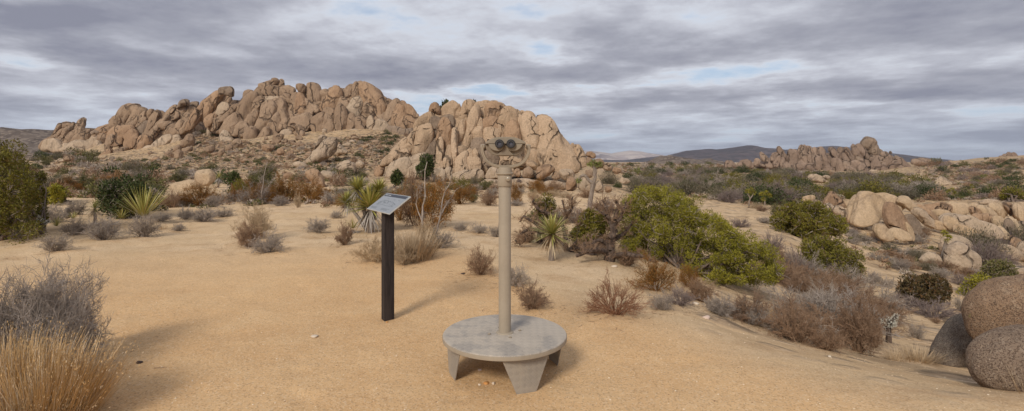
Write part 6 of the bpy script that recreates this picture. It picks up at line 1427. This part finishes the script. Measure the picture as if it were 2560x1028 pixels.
# yoke: a U-shaped bar
def yoke():
    pts = [(1207.5, 363), (1206, 372), (1207, 382), (1211, 393), (1218, 403), (1228, 410.5), (1240, 415), (1252, 417), (1264, 417.3), (1276, 417), (1288, 415), (1300, 410.5), (1310, 403), (1317, 393), (1321, 382), (1322, 372), (1320.5, 363)]
    P = [Vector((xx(a), 0, zz(b))) for a, b in pts]; fine = []
    for i in range(len(P)-1):
        for j in range(4):
            t = j/4; p0 = P[max(i-1, 0)]; p1 = P[i]; p2 = P[i+1]; p3 = P[min(i+2, len(P)-1)]
            fine.append(.5*((2*p1)+(p2-p0)*t+(2*p0-5*p1+4*p2-p3)*t*t+(3*p1-p0-3*p2+p3)*t**3))
    fine.append(P[-1]); bm = bmesh.new(); rings = []
    sec = [(.0125, -.020), (.009, -.027), (-.001, -.025), (-.004, -.030), (-.011, -.026), (-.013, 0), (-.011, .026), (-.004, .030), (.009, .027), (.0125, .020), (.008, .0)]
    for i, p in enumerate(fine):
        tg = (fine[min(i+1, len(fine)-1)]-fine[max(i-1, 0)]).normalized(); nr = Vector((tg.z, 0, -tg.x)); rings.append([bm.verts.new(p+nr*a*-1+Vector((0, b, 0))) for a, b in sec])
    for A, B in zip(rings[:-1], rings[1:]):
        for k in range(len(sec)): bm.faces.new((A[k], A[(k+1) % len(sec)], B[(k+1) % len(sec)], B[k]))
    bm.faces.new(rings[0]); bm.faces.new(rings[-1][::-1])
    return bm
yk = bmobj('yoke', yoke(), PAINT, viewer)
for sx, px in ((-1, 1207.5), (1, 1320.5)):
    b = lathe([(0, .020), (.010, .0195), (.0165, .014), (.019, .004), (.0195, -.012), (.017, -.016), (0, -.016)], 28); bmesh.ops.rotate(b, verts=b.verts, cent=(0, 0, 0), matrix=Matrix.Rotation(sx*PI/2, 3, 'Y')); o = bmobj('pivot_cap', b, PAINT, yk); o.location = (xx(px), -.004, zz(367))
def loft(secs, mat, name, parent, bev=.004):
    """secs: list of (y, [(x,z)...]) with equal counts"""
    bm = bmesh.new(); R = [[bm.verts.new((x, y, z)) for x, z in s] for y, s in secs]; n = len(R[0])
    for A, B in zip(R[:-1], R[1:]):
        for k in range(n): bm.faces.new((A[k], A[(k+1) % n], B[(k+1) % n], B[k]))
    bm.faces.new(R[0]); bm.faces.new(R[-1][::-1])
    bmesh.ops.recalc_face_normals(bm, faces=bm.faces)
    if bev:
        e = [e for e in bm.edges if e.calc_face_angle(0) > math.radians(32)]; bmesh.ops.bevel(bm, geom=e, offset=bev, segments=3, affect='EDGES', clamp_overlap=True)
    return bmobj(name, bm, mat, parent)
def sec(pts, k=1.0, cz=None, dz=0):
    c = xx(1264); z0 = zz(361) if cz is None else cz
    return [(c+(xx(a)-c)*k, z0+(zz(b)-z0)*k+dz) for a, b in pts]
up = [(1213, 361), (1217, 355.5), (1228, 349), (1240, 345), (1250, 344), (1264, 343.7), (1278, 344), (1288, 345), (1300, 349), (1311, 355.5), (1315, 361)]
hull = [(1213.4, 361.2), (1216, 371), (1221, 380), (1229, 387), (1239, 390.5), (1264, 391), (1289, 390.5), (1299, 387), (1307, 380), (1312, 371), (1314.6, 361.2)]
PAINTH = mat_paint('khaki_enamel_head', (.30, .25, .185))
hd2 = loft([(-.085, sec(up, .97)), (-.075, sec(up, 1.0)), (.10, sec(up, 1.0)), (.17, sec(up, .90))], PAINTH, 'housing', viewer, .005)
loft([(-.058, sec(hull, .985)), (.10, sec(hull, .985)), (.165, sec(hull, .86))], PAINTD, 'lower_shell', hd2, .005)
ck = [(1222, 361.3), (1224.5, 367.5), (1229, 373), (1236, 377), (1244, 378.6), (1252, 378.2), (1256, 374.5), (1260.5, 367), (1262.3, 361.3)]
for s in (0, 1):
    q = ck if not s else [(2*1264-a, b) for a, b in ck][::-1]
    loft([(-.088, sec(q, 1.0)), (-.055, sec(q, 1.0))], PAINTH, 'cheek', hd2, .003)
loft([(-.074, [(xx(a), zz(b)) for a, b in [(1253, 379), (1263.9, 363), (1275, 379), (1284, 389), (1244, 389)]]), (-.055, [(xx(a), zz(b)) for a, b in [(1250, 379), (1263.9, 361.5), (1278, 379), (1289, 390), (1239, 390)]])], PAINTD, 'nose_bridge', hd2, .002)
for px in (1249.3, 1277.3):
    e = disc_y(.034, .034, xx(px), -.115, zz(361), BLACK, 'eyepiece', hd2, 40, .019)
    disc_y(.0195, .006, xx(px), -.101, zz(361), LENS, 'lens', e, 32).matrix_parent_inverse = Matrix.Translation(-e.location)
    disc_y(.024, .004, xx(px), -.1165, zz(361), plainmat('eyecup_grey', (.07, .068, .07), .5), 'eyecup_lip', e, 36, .0185).matrix_parent_inverse = Matrix.Translation(-e.location)
    b = lathe([(0, 0), (.040, 0), (.041, .03), (0, .03)], 32); bmesh.ops.rotate(b, verts=b.verts, cent=(0, 0, 0), matrix=Matrix.Rotation(-PI/2, 3, 'X')); o = bmobj('objective_window', b, BLACK, hd2); o.location = (xx(px)*1.0, .158, zz(364))

# ------------------------------------------------------------------ the sign
PH = .985; SC = Vector((-1.2618, 5.1545, 0)); PZ = gz(SC.x, SC.y)
sign = empty('information_sign', (SC.x, SC.y, PZ)); tag(sign, 'low interpretive sign: pale tilted panel on a square dark wooden post', 'sign')
WOOD = NT('black_stained_timber'); p = WOOD.obj(); g = WOOD.noise(WOOD.scale(p, (18, 18, 1.4)), 3, 5, .65); WOODM = WOOD.fin(WOOD.mix(WOOD.mrange(g, .3, .7), (.020, .015, .014), (.052, .040, .036)), .75, WOOD.bump(g, .5, .004), spec=.25)
tau, WW, LL, CZ = .6273, .6666, .2715, 1.1851
def boxm(x0, x1, y0, y1, z0, z1, bev=.003):
    bm = bmesh.new(); bmesh.ops.create_cube(bm, size=1)
    for v in bm.verts: v.co = Vector(((x0+x1)/2+v.co.x*(x1-x0), (y0+y1)/2+v.co.y*(y1-y0), (z0+z1)/2+v.co.z*(z1-z0)))
    if bev: bmesh.ops.bevel(bm, geom=bm.edges[:], offset=bev, segments=2, affect='EDGES')
    return bm
s = .051
bm = boxm(-s, s, -s, s, -.12, CZ-PZ-.022, .005)
for v in bm.verts:
    if v.co.z > .8: v.co.z += v.co.y*math.tan(tau)
po = bmobj('post', bm, WOODM, sign); po.rotation_euler = (0, 0, -PH)
PANEL = plainmat('panel_print_grey', (.27, .29, .31), .35, n=.12, sc=8, spec=.5, bump=.05); EDGE = plainmat('panel_edge_pale', (.50, .50, .48), .5); INKD = plainmat('title_bar_ink', (.045, .05, .065), .4); INKG = plainmat('drawing_ink', (.11, .125, .14), .5); INKL = plainmat('panel_light_ink', (.45, .47, .48), .5)
pn = bmobj('panel', boxm(-WW/2, WW/2, -LL/2, LL/2, -.012, 0, .002), EDGE, sign); pn.location = (0, 0, CZ-PZ); pn.rotation_euler = (Matrix.Rotation(-PH, 4, 'Z')@Matrix.Rotation(tau, 4, 'X')).to_euler()
W2_, L2_ = WW/2, LL/2
bmobj('printed_face', boxm(-W2_+.008, W2_-.008, -L2_+.006, L2_-.006, 0, .0015, 0), PANEL, pn, False)
tb = bmobj('title_bar', boxm(-W2_+.03, W2_-.03, L2_-.050, L2_-.012, .0016, .0026, 0), INKD, pn, False)
bm = bmesh.new()
def rect(bm, x0, x1, y0, y1, z):
    bm.faces.new([bm.verts.new(c) for c in ((x0, y0, z), (x1, y0, z), (x1, y1, z), (x0, y1, z))])
x = -W2_+.045
for wd in (.012, .009, .012, .007, .010, .012, 0, .010, .008, .012, .009, .011):
    if wd: rect(bm, x, x+wd, L2_-.037, L2_-.025, .0031)
    x += max(wd, .008)+.003
bmobj('title_lettering', bm, INKL, tb, False)
bm = bmesh.new(); r_ = random.Random(4)
def stroke(P, w, z=.0022):
    for (xa, ya), (xb, yb) in zip(P[:-1], P[1:]):
        dx, dy = xb-xa, yb-ya; l = math.hypot(dx, dy); nx, ny = -dy/l*w/2, dx/l*w/2
        bm.faces.new([bm.verts.new(c) for c in ((xa-nx, ya-ny, z), (xb-nx, yb-ny, z), (xb+nx, yb+ny, z), (xa+nx, ya+ny, z))])
prof = [(-.24, -.02), (-.20, -.005), (-.17, .012), (-.13, .028), (-.09, .022), (-.06, .03), (-.02, .018), (.02, .024), (.06, .014), (.10, .020), (.15, .006), (.20, .000), (.24, -.015)]
stroke(prof, .004); 
for i in range(46):
    a = r_.uniform(-.22, .22); y = np.interp(a, [q[0] for q in prof], [q[1] for q in prof])-r_.uniform(.0, .035); stroke([(a, y), (a+r_.uniform(-.012, .012), y-r_.uniform(.006, .02))], r_.uniform(.0015, .005))
stroke([(-.25, -.045), (-.1, -.038), (.05, -.046), (.24, -.040)], .003)
for j in range(3): stroke([(-.28, -.085-j*.010), (-.28+r_.uniform(.15, .2), -.085-j*.010)], .003); stroke([(.02, -.085-j*.010), (.02+r_.uniform(.16, .22), -.085-j*.010)], .003)
for a in (-.12, .05, .18): stroke([(a, .052), (a+.05, .052)], .003)
bmobj('outline_drawing', bm, INKG, pn, False)
pl = bmobj('bracket', boxm(-.045, .045, -.085, .085, -.018, -.0125, .001), INKD, pn)

# ------------------------------------------------------------------ air

def haze():
    zmin = min(v.co.z for v in bpy.data.meshes['ground'].vertices)-1; zmax = 40
    for o in COL.objects:
        if o.name.startswith(('hill', 'mountain')): zmax = max(zmax, max(v.co.z for v in o.data.vertices)+5)
    bm = boxm(-9300, 9300, -9300, 9300, zmin, zmax, 0); m = bpy.data.materials.new('haze'); m.use_nodes = True; t = m.node_tree; t.nodes.clear()
    out = t.nodes.new('ShaderNodeOutputMaterial'); v = t.nodes.new('ShaderNodeVolumePrincipled'); v.inputs['Color'].default_value = (.80, .87, 1, 1); v.inputs['Density'].default_value = 9e-5; v.inputs['Anisotropy'].default_value = .2
    t.links.new(v.outputs[0], out.inputs['Volume']); o = bmobj('haze', bm, m, None, False); tag(o, kind='stuff', label='thin pale haze over the far desert', cat='haze')
haze()
